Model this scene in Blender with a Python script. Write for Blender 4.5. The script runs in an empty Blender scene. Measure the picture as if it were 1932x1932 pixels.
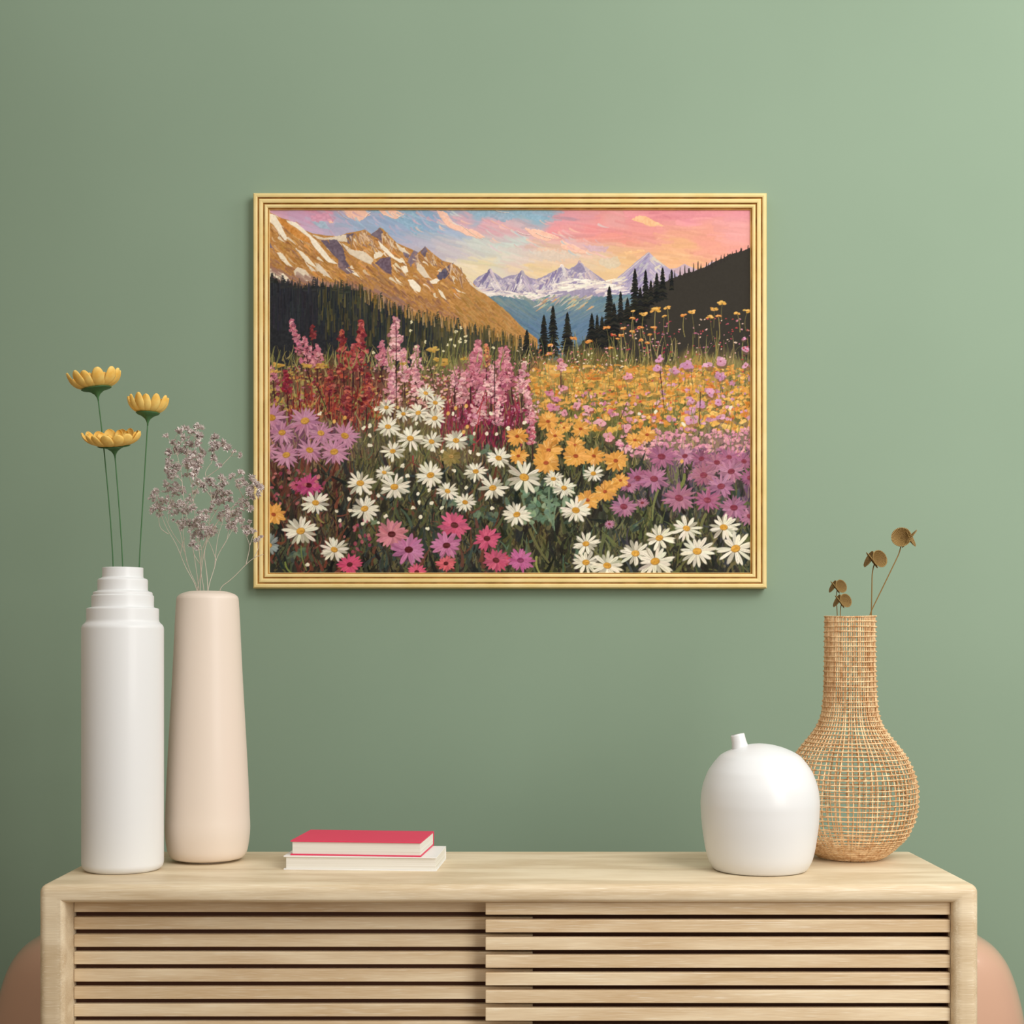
import bpy, bmesh, math, random
import numpy as np
from mathutils import Vector, Matrix, Euler
# ------------------------------------------------------------------ camera, light, exposure
F = 2762.0; EYE = 1.2057; TOP = 0.80; CXP, HZ = 960.0, 1219.0
scene = bpy.context.scene
cam = bpy.data.cameras.new('camera'); camo = bpy.data.objects.new('camera', cam); scene.collection.objects.link(camo)
camo.location = (0, 0, EYE); camo.rotation_euler = (math.pi/2, 0, 0)
cam.sensor_width = 36; cam.sensor_height = 36; cam.sensor_fit = 'HORIZONTAL'; cam.lens = F/1932*36
cam.shift_x = (966-CXP)/1932; cam.shift_y = (HZ-966)/1932; cam.clip_start = .05
scene.camera = camo
scene.view_settings.view_transform = 'Standard'; scene.view_settings.look = 'None'; scene.view_settings.gamma = 1; scene.view_settings.exposure = 0.0
w = bpy.data.worlds.new('world'); scene.world = w; w.use_nodes = True
def sky_light():   # soft daylight filling the room: some from every side, more from above and from the open left-front
    nt = w.node_tree; N = nt.nodes; L = nt.links; bg = N['Background']; bg.inputs[0].default_value = (1.0, .985, .955, 1)
    tc = N.new('ShaderNodeTexCoord'); last = None
    for d, k in (((0, -.1, 1), SKY_UP), ((-1, -.3, .2), SKY_LEFT)):
        dp = N.new('ShaderNodeVectorMath'); dp.operation = 'DOT_PRODUCT'; dp.inputs[1].default_value = Vector(d).normalized()
        mr = N.new('ShaderNodeMapRange'); mr.inputs['From Min'].default_value = 0; mr.inputs['From Max'].default_value = 1; mr.inputs['To Max'].default_value = k
        ad = N.new('ShaderNodeMath'); ad.operation = 'ADD'; ad.inputs[1].default_value = SKY_ALL
        L.new(tc.outputs['Generated'], dp.inputs[0]); L.new(dp.outputs['Value'], mr.inputs[0]); L.new(mr.outputs[0], ad.inputs[0])
        if last: L.new(last, ad.inputs[1])
        last = ad.outputs[0]
    L.new(last, bg.inputs[1])
SKY_ALL, SKY_UP, SKY_LEFT = .16, .45, 1.08
sky_light()
def area(name, loc, target, sx, sy, power, col=(1, 1, 1)):
    l = bpy.data.lights.new(name, 'AREA'); l.shape = 'RECTANGLE'; l.size = sx; l.size_y = sy; l.energy = power; l.color = col
    o = bpy.data.objects.new(name, l); scene.collection.objects.link(o); o.location = loc
    o.rotation_euler = (Vector(target)-Vector(loc)).to_track_quat('-Z', 'Y').to_euler(); return o
LC = (1, .985, .955)
area('window_daylight', (2.6, 1.9, 2.9), (.1, 3.0, 1.0), 1.2, 1.6, 24, LC)
area('overhead_fill', (1.8, .2, 3.6), (0, 3.0, 1.0), 1.6, 1.6, 72, LC)  # added overhead lamp, power fitted to the wall brightness; no skylight known
area('front_fill', (2.2, -.5, 1.9), (0, 3.0, 1.0), 1.6, 1.6, 50, LC)  # added fill lamp from the front, fitted likewise; no second window known

# ------------------------------------------------------------------ helpers
def P(px, py, D): return Vector(((px-CXP)*D/F, D, EYE-(py-HZ)*D/F))
def lin(c):
    return tuple((v/255/12.92 if v/255 <= .04045 else ((v/255+.055)/1.055)**2.4) for v in c)
def new_mat(name, col, rough=.5, coat=0., spec=.5):
    m = bpy.data.materials.new(name); m.use_nodes = True; b = m.node_tree.nodes['Principled BSDF']
    b.inputs['Base Color'].default_value = (*lin(col), 1); b.inputs['Roughness'].default_value = rough
    b.inputs['Specular IOR Level'].default_value = spec; b.inputs['Coat Weight'].default_value = coat; b.inputs['Coat Roughness'].default_value = .08
    return m
def noisy(m, colA, colB, scale=(8, 8, 8), detail=4, bump=0., distort=0., lo=.35, hi=.65, bscale=None, coord='Object'):
    nt = m.node_tree; N = nt.nodes; L = nt.links; b = N['Principled BSDF']
    tc = N.new('ShaderNodeTexCoord'); mp = N.new('ShaderNodeMapping'); mp.inputs['Scale'].default_value = scale
    no = N.new('ShaderNodeTexNoise'); no.inputs['Scale'].default_value = 1; no.inputs['Detail'].default_value = detail; no.inputs['Distortion'].default_value = distort
    cr = N.new('ShaderNodeValToRGB'); cr.color_ramp.elements[0].position = lo; cr.color_ramp.elements[1].position = hi
    cr.color_ramp.elements[0].color = (*lin(colA), 1); cr.color_ramp.elements[1].color = (*lin(colB), 1)
    L.new(tc.outputs[coord], mp.inputs[0]); L.new(mp.outputs[0], no.inputs['Vector']); L.new(no.outputs[0], cr.inputs[0]); L.new(cr.outputs[0], b.inputs['Base Color'])
    if bump:
        n2 = N.new('ShaderNodeTexNoise'); n2.inputs['Detail'].default_value = 3; n2.inputs['Scale'].default_value = bscale or 200
        L.new(tc.outputs[coord], n2.inputs['Vector'])
        bp = N.new('ShaderNodeBump'); bp.inputs['Strength'].default_value = bump; bp.inputs['Distance'].default_value = .001
        L.new(n2.outputs[0], bp.inputs['Height']); L.new(bp.outputs[0], b.inputs['Normal'])
    return m
def mesh_obj(name, verts, faces, mat, parent=None, smooth=True, loc=None):
    me = bpy.data.meshes.new(name); me.from_pydata([tuple(v) for v in verts], [], faces); me.update()
    if smooth: me.polygons.foreach_set('use_smooth', [True]*len(me.polygons))
    me.materials.append(mat); o = bpy.data.objects.new(name, me); scene.collection.objects.link(o)
    if parent: o.parent = parent
    if loc: o.location = loc
    return o
def tag(o, label=None, cat=None, group=None, kind=None):
    if label: o['label'] = label
    if cat: o['category'] = cat
    if group: o['group'] = group
    if kind: o['kind'] = kind
    return o
def empty(name, loc, label, cat, group=None):
    o = bpy.data.objects.new(name, None); scene.collection.objects.link(o); o.location = loc; o.empty_display_size = .02
    return tag(o, label, cat, group)
def sharp(o, ang=35):
    me = o.data; bm = bmesh.new(); bm.from_mesh(me)
    for e in bm.edges:
        e.smooth = not (len(e.link_faces) == 2 and e.calc_face_angle(0) > math.radians(ang))
    bm.to_mesh(me); bm.free()
def lathe(name, prof, mat, parent=None, loc=None, n=96, cap=True):
    """prof: list of (r, z) bottom to top, may turn inwards again"""
    V = []; Fc = []
    for r, z in prof:
        for k in range(n):
            a = 2*math.pi*k/n; V.append((r*math.cos(a), r*math.sin(a), z))
    for i in range(len(prof)-1):
        for k in range(n):
            a, b = i*n+k, i*n+(k+1) % n; Fc.append((a, b, b+n, a+n))
    if cap: Fc.append(tuple(range(n))[::-1]); Fc.append(tuple(range((len(prof)-1)*n, len(prof)*n)))
    return mesh_obj(name, V, Fc, mat, parent, True, loc)
def corner(pts, rad, seg=4):
    """round the listed corners of an open (r,z) profile; rad is one radius per point"""
    out = []
    for i, p in enumerate(pts):
        r = rad[i]
        if r == 0 or i in (0, len(pts)-1): out.append(p); continue
        p = Vector(p); a = Vector(pts[i-1])-p; b = Vector(pts[i+1])-p
        r = min(r, a.length*.48, b.length*.48); a = p+a.normalized()*r; b = p+b.normalized()*r
        for k in range(seg+1):
            t = k/seg; q = a*(1-t)**2+p*2*t*(1-t)+b*t*t; out.append((q.x, q.y))
    return out
def tube(pts, rad, V, Fc, n=6, closed=False, caps=True):
    """append a tube along pts to the lists; rad a number or one per point"""
    pts = [Vector(p) for p in pts]; m = len(pts); base0 = len(V); up = None
    for i, p in enumerate(pts):
        a = pts[(i-1) % m] if (closed or i > 0) else p; b = pts[(i+1) % m] if (closed or i < m-1) else p
        t = (b-a).normalized()
        if up is None: up = t.orthogonal().normalized()
        up = (up-t*up.dot(t)).normalized(); s = t.cross(up)
        r = rad[i] if isinstance(rad, (list, tuple)) else rad
        for k in range(n):
            q = 2*math.pi*k/n; V.append(p+(up*math.cos(q)+s*math.sin(q))*r)
    for i in range(m if closed else m-1):
        for k in range(n):
            a = base0+i*n+k; b = base0+i*n+(k+1) % n; j = base0+((i+1) % m)*n
            Fc.append((a, b, j+(k+1) % n, j+k))
    if caps and not closed: Fc.append(tuple(base0+k for k in range(n))[::-1]); Fc.append(tuple(base0+(m-1)*n+k for k in range(n)))
def spline(pts, sub=6):
    pts = [Vector(p) for p in pts]; out = []
    for i in range(len(pts)-1):
        p0 = pts[max(i-1, 0)]; p1 = pts[i]; p2 = pts[i+1]; p3 = pts[min(i+2, len(pts)-1)]
        for k in range(sub):
            t = k/sub; out.append(.5*((2*p1)+(p2-p0)*t+(2*p0-5*p1+4*p2-p3)*t*t+(3*p1-p0-3*p2+p3)*t**3))
    out.append(pts[-1]); return out
def soft_path(pts, step=.012, passes=14):
    """subdivide a polyline evenly and round its bends"""
    pts = [Vector(p) for p in pts]; out = []
    for a, b in zip(pts, pts[1:]):
        n = max(1, int((b-a).length/step)); out += [a.lerp(b, k/n) for k in range(n)]
    out.append(pts[-1])
    for _ in range(passes): out = [out[0]]+[(out[i-1]+out[i]*2+out[i+1])/4 for i in range(1, len(out)-1)]+[out[-1]]
    return out
def boxes(name, L, mat, parent=None, bevel=0., loc=None, seg=2):
    V = []; Fc = []
    for x0, x1, y0, y1, z0, z1 in L:
        b = len(V); V += [(x0, y0, z0), (x1, y0, z0), (x1, y1, z0), (x0, y1, z0), (x0, y0, z1), (x1, y0, z1), (x1, y1, z1), (x0, y1, z1)]
        Fc += [tuple(b+k for k in f) for f in ((0, 3, 2, 1), (4, 5, 6, 7), (0, 1, 5, 4), (1, 2, 6, 5), (2, 3, 7, 6), (3, 0, 4, 7))]
    o = mesh_obj(name, V, Fc, mat, parent, False, loc)
    if bevel:
        md = o.modifiers.new('bevel', 'BEVEL'); md.width = bevel; md.segments = seg; md.limit_method = 'ANGLE'; md.harden_normals = False
    return o

# ------------------------------------------------------------------ materials
M = {}
M['wall'] = noisy(new_mat('green_wall_paint', (137, 157, 135), .75, spec=.2), (136, 156, 134), (139, 159, 137), (1.5, 1.5, 1.5), 3, .12, bscale=90)
M['floor'] = noisy(new_mat('wood_floor', (126, 104, 80), .5), (118, 96, 72), (138, 114, 88), (1, 14, 1), 4)
M['ceiling'] = new_mat('ceiling_paint', (225, 225, 220), .9)
def wood_mat(name, dark, light, pale, per_slat=False, gscale=1.):
    m = new_mat(name, light, .48, spec=.35); nt = m.node_tree; N = nt.nodes; L = nt.links; b = N['Principled BSDF']
    tc = N.new('ShaderNodeTexCoord'); add = N.new('ShaderNodeVectorMath'); add.operation = 'ADD'
    at = N.new('ShaderNodeAttribute'); at.attribute_name = 'plank'
    L.new(tc.outputs['Object'], add.inputs[0]); L.new(at.outputs['Vector'], add.inputs[1])
    def noise(scale, detail, dist):
        mp = N.new('ShaderNodeMapping'); mp.inputs['Scale'].default_value = scale; no = N.new('ShaderNodeTexNoise'); no.inputs['Scale'].default_value = 1
        no.inputs['Detail'].default_value = detail; no.inputs['Distortion'].default_value = dist
        L.new(add.outputs[0], mp.inputs[0]); L.new(mp.outputs[0], no.inputs['Vector']); return no
    # long figure of the grain
    mp = N.new('ShaderNodeMapping'); mp.inputs['Scale'].default_value = (1.6*gscale, 9, 14); n0 = N.new('ShaderNodeTexNoise'); n0.inputs['Scale'].default_value = 1; n0.inputs['Detail'].default_value = 2
    L.new(add.outputs[0], mp.inputs[0]); L.new(mp.outputs[0], n0.inputs['Vector'])
    mul = N.new('ShaderNodeMath'); mul.operation = 'MULTIPLY'; mul.inputs[1].default_value = 22
    sn = N.new('ShaderNodeMath'); sn.operation = 'SINE'; L.new(n0.outputs[0], mul.inputs[0]); L.new(mul.outputs[0], sn.inputs[0])
    rg = N.new('ShaderNodeMapRange'); rg.inputs['From Min'].default_value = -1; rg.inputs['From Max'].default_value = 1; L.new(sn.outputs[0], rg.inputs[0])
    fib = noise((22, 340, 420), 6, .35); blot = noise((3, 14, 16), 3, .4)
    mx = N.new('ShaderNodeMix'); mx.data_type = 'RGBA'; mx.inputs[6].default_value = (*lin(dark), 1); mx.inputs[7].default_value = (*lin(light), 1)
    ad = N.new('ShaderNodeMath'); ad.operation = 'MULTIPLY_ADD'; ad.inputs[1].default_value = .46; L.new(rg.outputs[0], ad.inputs[0]); 
    m2 = N.new('ShaderNodeMath'); m2.operation = 'MULTIPLY'; m2.inputs[1].default_value = .8; L.new(fib.outputs[0], m2.inputs[0]); L.new(m2.outputs[0], ad.inputs[2])
    a3 = N.new('ShaderNodeMath'); a3.operation = 'MULTIPLY_ADD'; a3.inputs[1].default_value = .45; L.new(blot.outputs[0], a3.inputs[0]); L.new(ad.outputs[0], a3.inputs[2])
    s3 = N.new('ShaderNodeMath'); s3.operation = 'SUBTRACT'; s3.inputs[1].default_value = .24; s3.use_clamp = True; L.new(a3.outputs[0], s3.inputs[0])
    L.new(s3.outputs[0], mx.inputs[0])
    fl = noise((22, 420, 560), 3, .25); cr = N.new('ShaderNodeValToRGB'); cr.color_ramp.elements[0].position = .56; cr.color_ramp.elements[1].position = .72
    L.new(fl.outputs[0], cr.inputs[0]); mm = N.new('ShaderNodeMath'); mm.operation = 'MULTIPLY'; mm.inputs[1].default_value = .38; L.new(cr.outputs[0], mm.inputs[0])
    mx2 = N.new('ShaderNodeMix'); mx2.data_type = 'RGBA'; mx2.inputs[7].default_value = (*lin(pale), 1); L.new(mm.outputs[0], mx2.inputs[0]); L.new(mx.outputs[2], mx2.inputs[6])
    L.new(mx2.outputs[2], b.inputs['Base Color'])
    bp = N.new('ShaderNodeBump'); bp.inputs['Strength'].default_value = .12; bp.inputs['Distance'].default_value = .0004; L.new(fib.outputs[0], bp.inputs['Height']); L.new(bp.outputs[0], b.inputs['Normal'])
    return m
M['oak'] = wood_mat('pale_oak', (190, 163, 124), (234, 217, 186), (250, 241, 222))
M['oak_slat'] = wood_mat('oak_slats', (196, 163, 120), (236, 216, 182), (252, 243, 224))
M['dark_inside'] = new_mat('gap_shade_brown', (84, 52, 36), .7, spec=.2)  # dark brown that stands in for the shaded inside of the case
M['white_gloss'] = new_mat('white_glazed_ceramic', (224, 224, 223), .36, .12)
M['white_satin'] = new_mat('white_satin_ceramic', (228, 228, 227), .42, .08)
M['peach'] = new_mat('peach_ceramic', (228, 212, 196), .45, .05)
M['peach_seat'] = new_mat('peach_leather', (206, 164, 138), .3, .7)
M['metal'] = new_mat('dark_metal', (60, 50, 44), .4); M['metal'].node_tree.nodes['Principled BSDF'].inputs['Metallic'].default_value = .8
M['pages'] = noisy(new_mat('book_pages', (224, 218, 202), .8, spec=.2), (218, 213, 200), (236, 233, 225), (2, 2, 900), 2, lo=.3, hi=.7)
M['red'] = new_mat('crimson_book_cloth', (224, 62, 96), .5, spec=.3)
M['whitebook'] = new_mat('white_book_cover', (236, 233, 228), .5, spec=.3)
M['petal'] = noisy(new_mat('yellow_petal', (238, 186, 84), .6, spec=.2), (234, 182, 84), (242, 208, 122), (60, 60, 60), 3)
M['green_stem'] = new_mat('green_painted_stem', (70, 112, 70), .5, spec=.3)
M['sprig_stem'] = new_mat('dried_pale_stem', (206, 192, 176), .8, spec=.1)
M['floret'] = noisy(new_mat('dried_mauve_floret', (196, 182, 176), .8, spec=.1), (170, 150, 146), (232, 222, 216), (160, 160, 160), 2)
M['rattan'] = noisy(new_mat('rattan', (214, 168, 112), .5, spec=.35), (198, 146, 94), (242, 208, 160), (110, 110, 70), 3, lo=.3, hi=.62)
M['pod_stem'] = new_mat('dried_brown_stem', (134, 104, 56), .7, spec=.2)
M['gold'] = noisy(new_mat('golden_frame_wood', (228, 196, 122), .5, spec=.3), (226, 200, 132), (238, 214, 152), (14, 60, 14), 4, .1)
M['gold_groove'] = noisy(new_mat('brown_frame_groove', (170, 118, 50), .6, spec=.2), (150, 100, 40), (188, 136, 66), (30, 30, 30), 4)  # darker brown for the grooves between the ridges
M['plaster'] = new_mat('beige_wall_paint', (160, 146, 126), .8)  # beige picked for a warmer bounce off the unseen left wall
PAINT_GAIN = 0.98
# ---- the painting: brush strokes laid onto a fine grid of canvas points ----
PX0, PY0, PX1, PY1 = 506, 395, 1418, 1080
PW, PH = PX1-PX0+1, PY1-PY0+1
def paint_canvas():
    R = np.random.RandomState(7)
    cv = np.zeros((PH, PW, 3), np.float32)
    ht = np.zeros((PH, PW), np.float32)
    yy, xx = np.mgrid[0:PH, 0:PW].astype(np.float32)
    xx += PX0; yy += PY0
    def vnoise(sx, sy, seed=0, octv=3):
        r = np.random.RandomState(seed); out = np.zeros((PH, PW), np.float32); amp = 1.0; tot = 0
        for o in range(octv):
            gx, gy = int(PW/sx)+3, int(PH/sy)+3
            g = r.rand(gy, gx).astype(np.float32)
            u = (xx-PX0)/sx; v = (yy-PY0)/sy
            iu = u.astype(int); iv = v.astype(int); fu = u-iu; fv = v-iv
            fu = fu*fu*(3-2*fu); fv = fv*fv*(3-2*fv)
            n = (g[iv, iu]*(1-fu)+g[iv, iu+1]*fu)*(1-fv)+(g[iv+1, iu]*(1-fu)+g[iv+1, iu+1]*fu)*fv
            out += amp*n; tot += amp; amp *= .5; sx = max(sx/2, 1.5); sy = max(sy/2, 1.5)
        return out/tot
    nA, nB = vnoise(60, 30, 1), vnoise(60, 30, 2)
    grain = vnoise(3, 3, 5, 1)-.5
    def C(c): return np.array(c, np.float32)/255.
    def box(x0, y0, x1, y1):
        a = max(int(x0)-PX0-1, 0); b = min(int(x1)-PX0+3, PW); c = max(int(y0)-PY0-1, 0); d = min(int(y1)-PY0+3, PH)
        return (a, b, c, d) if a < b and c < d else None
    def lay(bx, cov, col, hh=.3, var=None):
        a, b, c, d = bx
        col = C(col) if not isinstance(col, np.ndarray) else col
        if var is not None: col = np.clip(col+var[..., None], 0, 1)
        k = cov[..., None]
        cv[c:d, a:b] = cv[c:d, a:b]*(1-k)+col*k
        ht[c:d, a:b] = ht[c:d, a:b]*(1-cov)+hh*cov
    def stroke(x0, y0, x1, y1, w0, w1, col, bend=0., al=1., jit=.05, soft=.6):
        """tapered brush mark from (x0,y0) to (x1,y1)"""
        L = math.hypot(x1-x0, y1-y0)+1e-4; W = max(w0, w1)+abs(bend)+1.5
        bx = box(min(x0, x1)-W, min(y0, y1)-W, max(x0, x1)+W, max(y0, y1)+W)
        if bx is None: return
        a, b, c, d = bx
        X = xx[c:d, a:b]; Y = yy[c:d, a:b]
        ux, uy = (x1-x0)/L, (y1-y0)/L
        t = ((X-x0)*ux+(Y-y0)*uy)/L; s = -(X-x0)*uy+(Y-y0)*ux
        tc = np.clip(t, 0, 1); s = s-bend*4*tc*(1-tc)
        w = w0+(w1-w0)*tc
        dd = np.hypot(s, (t-tc)*L)
        cov = np.clip((w-dd)/soft+.5, 0, 1)*al
        var = (np.sin(s*2.1+R.rand()*6)*.5+grain[c:d, a:b]*.6)*jit*.6 + (R.rand()-.5)*jit
        lay(bx, cov, col, .2+.5*R.rand()+.2*np.abs(s).max()*0, var)
    def ell(cx, cy, rx, ry, ang, col, al=1., jit=.05, tip=0.):
        r = max(rx, ry)+1.5; bx = box(cx-r, cy-r, cx+r, cy+r)
        if bx is None: return
        a, b, c, d = bx
        X = xx[c:d, a:b]-cx; Y = yy[c:d, a:b]-cy; ca, sa = math.cos(ang), math.sin(ang)
        u = (X*ca+Y*sa)/rx; v = (-X*sa+Y*ca)/(ry*(1-tip*u).clip(.15, 2))
        q = np.sqrt(u*u+v*v)
        cov = np.clip((1-q)*min(rx, ry)/.9+.5, 0, 1)*al
        var = (np.sin(v*5+R.rand()*6)*.35+grain[c:d, a:b]*.8)*jit + (R.rand()-.5)*jit
        lay(bx, cov, col, .4+.4*R.rand(), var)
    def poly(pts, col, al=1., jit=.03, rough=0., hh=.3, feather=0):
        P = np.array(pts, np.float32); bx = box(P[:, 0].min()-3, P[:, 1].min()-3, P[:, 0].max()+3, P[:, 1].max()+3)
        if bx is None: return
        a, b, c, d = bx
        X = xx[c:d, a:b].copy(); Y = yy[c:d, a:b].copy()
        if rough: X += (nA[c:d, a:b]-.5)*rough*2+grain[c:d, a:b]*rough*.8; Y += (nB[c:d, a:b]-.5)*rough*2+grain[c:d, a:b]*rough*.8
        cov = np.zeros(X.shape, np.float32)
        for ox, oy in ((-.25, -.25), (.25, -.25), (-.25, .25), (.25, .25)):
            ins = np.zeros(X.shape, bool); n = len(P)
            for i in range(n):
                x0, y0 = P[i]; x1, y1 = P[(i+1) % n]
                if y0 == y1: continue
                cnd = ((y0 > Y+oy) != (y1 > Y+oy)) & (X+ox < (x1-x0)*(Y+oy-y0)/(y1-y0)+x0)
                ins ^= cnd
            cov += ins*.25
        lay(bx, cov*al, col, hh, grain[c:d, a:b]*jit*2)
    def mix(p, q, t): return tuple(a+(b-a)*t for a, b in zip(p, q))
    def pick(L): return L[R.randint(len(L))]
    def vary(c, s=10):
        k = R.randn()*s; return tuple(min(255, max(0, v+k+R.randn()*s*.4)) for v in c)
    def field(pts, X, Y, pw=3.):
        num = 0; den = 0
        for (x, y, c) in pts:
            w = 1/(((X-x)**2+((Y-y)*1.3)**2)+60.)**(pw/2)
            num = num+w[..., None]*C(c); den = den+w
        return num/den[..., None]
    # ---------------- sky ----------------
    sky = [(515, 398, (214, 160, 190)), (545, 420, (203, 150, 184)), (600, 400, (222, 150, 182)), (590, 440, (188, 170, 206)), (640, 420, (180, 170, 205)), (560, 400, (205, 160, 200)),
           (660, 445, (180, 175, 205)), (720, 420, (150, 172, 210)), (760, 400, (128, 168, 208)), (770, 440, (150, 172, 212)), (800, 410, (132, 168, 208)),
           (800, 470, (180, 178, 206)), (840, 480, (198, 190, 202)), (870, 510, (238, 220, 184)), (830, 440, (160, 182, 212)), (905, 400, (142, 182, 212)), (940, 425, (220, 162, 178)),
           (880, 415, (214, 166, 184)), (900, 470, (200, 208, 206)), (940, 490, (216, 214, 200)), (915, 505, (236, 216, 176)), (985, 400, (138, 184, 210)), (1010, 402, (140, 182, 208)),
           (975, 430, (222, 170, 180)), (1000, 460, (216, 192, 192)), (960, 465, (200, 214, 212)), (1060, 405, (228, 152, 166)), (1100, 402, (228, 152, 160)), (1050, 430, (240, 148, 156)),
           (1120, 435, (242, 142, 144)), (1170, 452, (240, 146, 138)), (1090, 460, (226, 178, 180)), (1050, 480, (232, 196, 168)), (1000, 500, (222, 200, 190)), (1030, 510, (238, 206, 150)),
           (1150, 478, (232, 180, 140)), (1130, 500, (232, 200, 156)), (1180, 490, (236, 186, 132)), (1230, 402, (236, 140, 156)), (1230, 430, (236, 148, 146)), (1180, 410, (232, 158, 160)), (1300, 405, (234, 142, 158)),
           (1400, 402, (236, 148, 164)), (1290, 440, (240, 164, 140)), (1330, 460, (240, 156, 140)), (1400, 440, (238, 160, 160)), (1280, 480, (240, 178, 128)),
           (1350, 480, (242, 160, 140)), (1300, 500, (240, 182, 130)), (1400, 470, (240, 156, 148)), (1150, 515, (234, 196, 146)), (1110, 490, (226, 200, 166)), (1060, 505, (234, 206, 160)), (1190, 505, (236, 196, 140))]
    X2 = xx+(nA-.5)*60+(vnoise(120, 18, 9)-.5)*50; Y2 = yy+(nB-.5)*34
    cv[:] = field(sky, X2, Y2, 4.)
    cv += ((vnoise(70, 9, 11)-.5)*.03)[..., None]
    for i in range(420):   # soft sweeping sky strokes picked from the sky itself
        x = R.uniform(506, 1418); y = R.uniform(395, 520)
        ang = R.uniform(.1, .55) if x < 1000 else R.uniform(-.08, .25)
        sx = int(np.clip(x-PX0, 0, PW-1)); sy = int(np.clip(y-PY0, 0, PH-1)); c = tuple(vary(tuple(cv[sy, sx]*255), 5))
        L = R.uniform(14, 50); stroke(x-L*math.cos(ang), y-L*math.sin(ang), x+L*math.cos(ang), y+L*math.sin(ang), R.uniform(1, 5), R.uniform(.4, 3), c, R.uniform(-4, 4), .55, .03, 2.5)
    blue = (138, 180, 212); pch = (253, 196, 172); pk = (222, 150, 182)
    for P_ in ([(700, 398), (770, 396), (790, 415), (800, 430), (788, 446), (765, 428), (735, 412)], [(868, 396), (950, 396), (975, 410), (950, 420), (905, 408)], [(950, 396), (1030, 396), (1045, 404), (1010, 417), (985, 407), (962, 404)]):
        poly(P_, blue, .75, .04, 6)
    for P_ in ([(642, 397), (690, 397), (700, 405), (680, 417), (660, 412)], [(712, 397), (745, 397), (765, 406), (745, 413), (724, 408)], [(822, 398), (842, 402), (858, 418), (880, 430), (900, 436), (915, 447), (905, 452), (880, 446), (862, 436), (846, 426), (830, 410)],
               [(988, 431), (1020, 434), (1058, 449), (1030, 455), (1005, 448)], [(1055, 454), (1080, 460), (1108, 478), (1085, 476), (1060, 468)], [(617, 412), (634, 420), (625, 422)]):
        poly(P_, pch, .95, .03, 5, .8)
    poly([(1205, 408), (1215, 409), (1252, 427), (1222, 427), (1190, 416)], (252, 196, 140), .9, .04, 4)
    poly([(1178, 477), (1212, 471), (1216, 475), (1180, 482)], (252, 196, 140), .8, .04, 3)
    poly([(585, 408), (618, 402), (634, 418), (600, 420), (588, 416)], pk, .8, .04, 5)
    poly([(590, 418), (618, 420), (626, 434), (606, 430)], (158, 190, 214), .8, .04, 5)
    poly([(985, 476), (1060, 470), (1100, 482), (1040, 490)], (218, 206, 196), .6, .03, 8)
    poly([(1125, 490), (1165, 486), (1170, 498), (1150, 508), (1130, 500)], (214, 206, 186), .6, .03, 6)
    poly([(1100, 463), (1150, 466), (1140, 476), (1110, 474)], (206, 172, 200), .7, .03, 5)
    for i in range(70):
        x = R.uniform(780, 1130); y = 405+(x-780)*.17+R.normal(0, 16); L = R.uniform(10, 30); a = R.uniform(.25, .6)
        stroke(x, y, x+L*math.cos(a), y+L*math.sin(a), R.uniform(.8, 2.6), .3, vary(pick([pch, (150, 190, 216), (232, 178, 182), (214, 176, 196), (206, 214, 214)]), 6), 1.5, .6, .03, 1.2)
    for i in range(60):
        x = R.uniform(620, 830); y = R.uniform(397, 440); L = R.uniform(8, 26); a = R.uniform(.3, .8)
        stroke(x, y, x+L*math.cos(a), y+L*math.sin(a), R.uniform(.8, 2.4), .3, vary(pick([(150, 190, 220), (184, 178, 208), (170, 176, 212), (206, 166, 192)]), 6), 1.5, .6, .03, 1.2)
    for (a, b, c, d) in ((870, 425, 910, 452), (700, 402, 690, 413), (640, 400, 660, 415), (930, 396, 960, 402), (1010, 440, 1040, 450), (975, 437, 1000, 444), (740, 403, 762, 411)):
        stroke(a, b, c, d, .5, .2, (250, 236, 222), 2, .9); stroke(a+1, b+1.4, c+1, d+1.4, .35, .2, (120, 90, 90), 2, .7)
    # ---------------- far range ----------------
    pur, pud, sno, lil = (150, 138, 180), (112, 104, 152), (236, 228, 226), (188, 174, 196)
    poly([(1250, 520), (1262, 508), (1275, 507), (1290, 498), (1300, 503), (1318, 511), (1340, 496), (1352, 494), (1362, 500), (1362, 560), (1240, 560)], (196, 168, 186), 1, .03, 1)
    poly([(1345, 503), (1352, 494), (1372, 500), (1340, 515)], (158, 146, 178))
    rng1 = [(893, 532), (905, 521), (918, 516), (925, 511), (938, 518), (948, 526), (962, 520), (974, 519), (985, 514), (1000, 525), (1012, 528), (1025, 522), (1045, 512), (1062, 503), (1073, 509), (1093, 496), (1104, 504), (1125, 519), (1145, 533), (1155, 545), (1175, 560), (1100, 600), (960, 600), (893, 545)]
    poly(rng1, (158, 148, 182), 1, .03, 1.5)
    for i in range(420):
        x = R.uniform(896, 1160); y0 = np.interp(x, [p[0] for p in rng1[:19]], [p[1] for p in rng1[:19]]); y = y0+2+R.rand()*26
        c = mix(pick([(150, 140, 182), (176, 164, 192), (196, 182, 200), (206, 190, 196), (134, 126, 172)]), (232, 224, 222), min(.9, max(0, (y-y0)/30.)*R.uniform(.3, 1.3)))
        d = R.choice((-1, 1)); stroke(x, y, x+d*R.uniform(4, 10), y+R.uniform(4, 9), R.uniform(.8, 2.4), .5, vary(c, 6), 0, .85)
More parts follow.
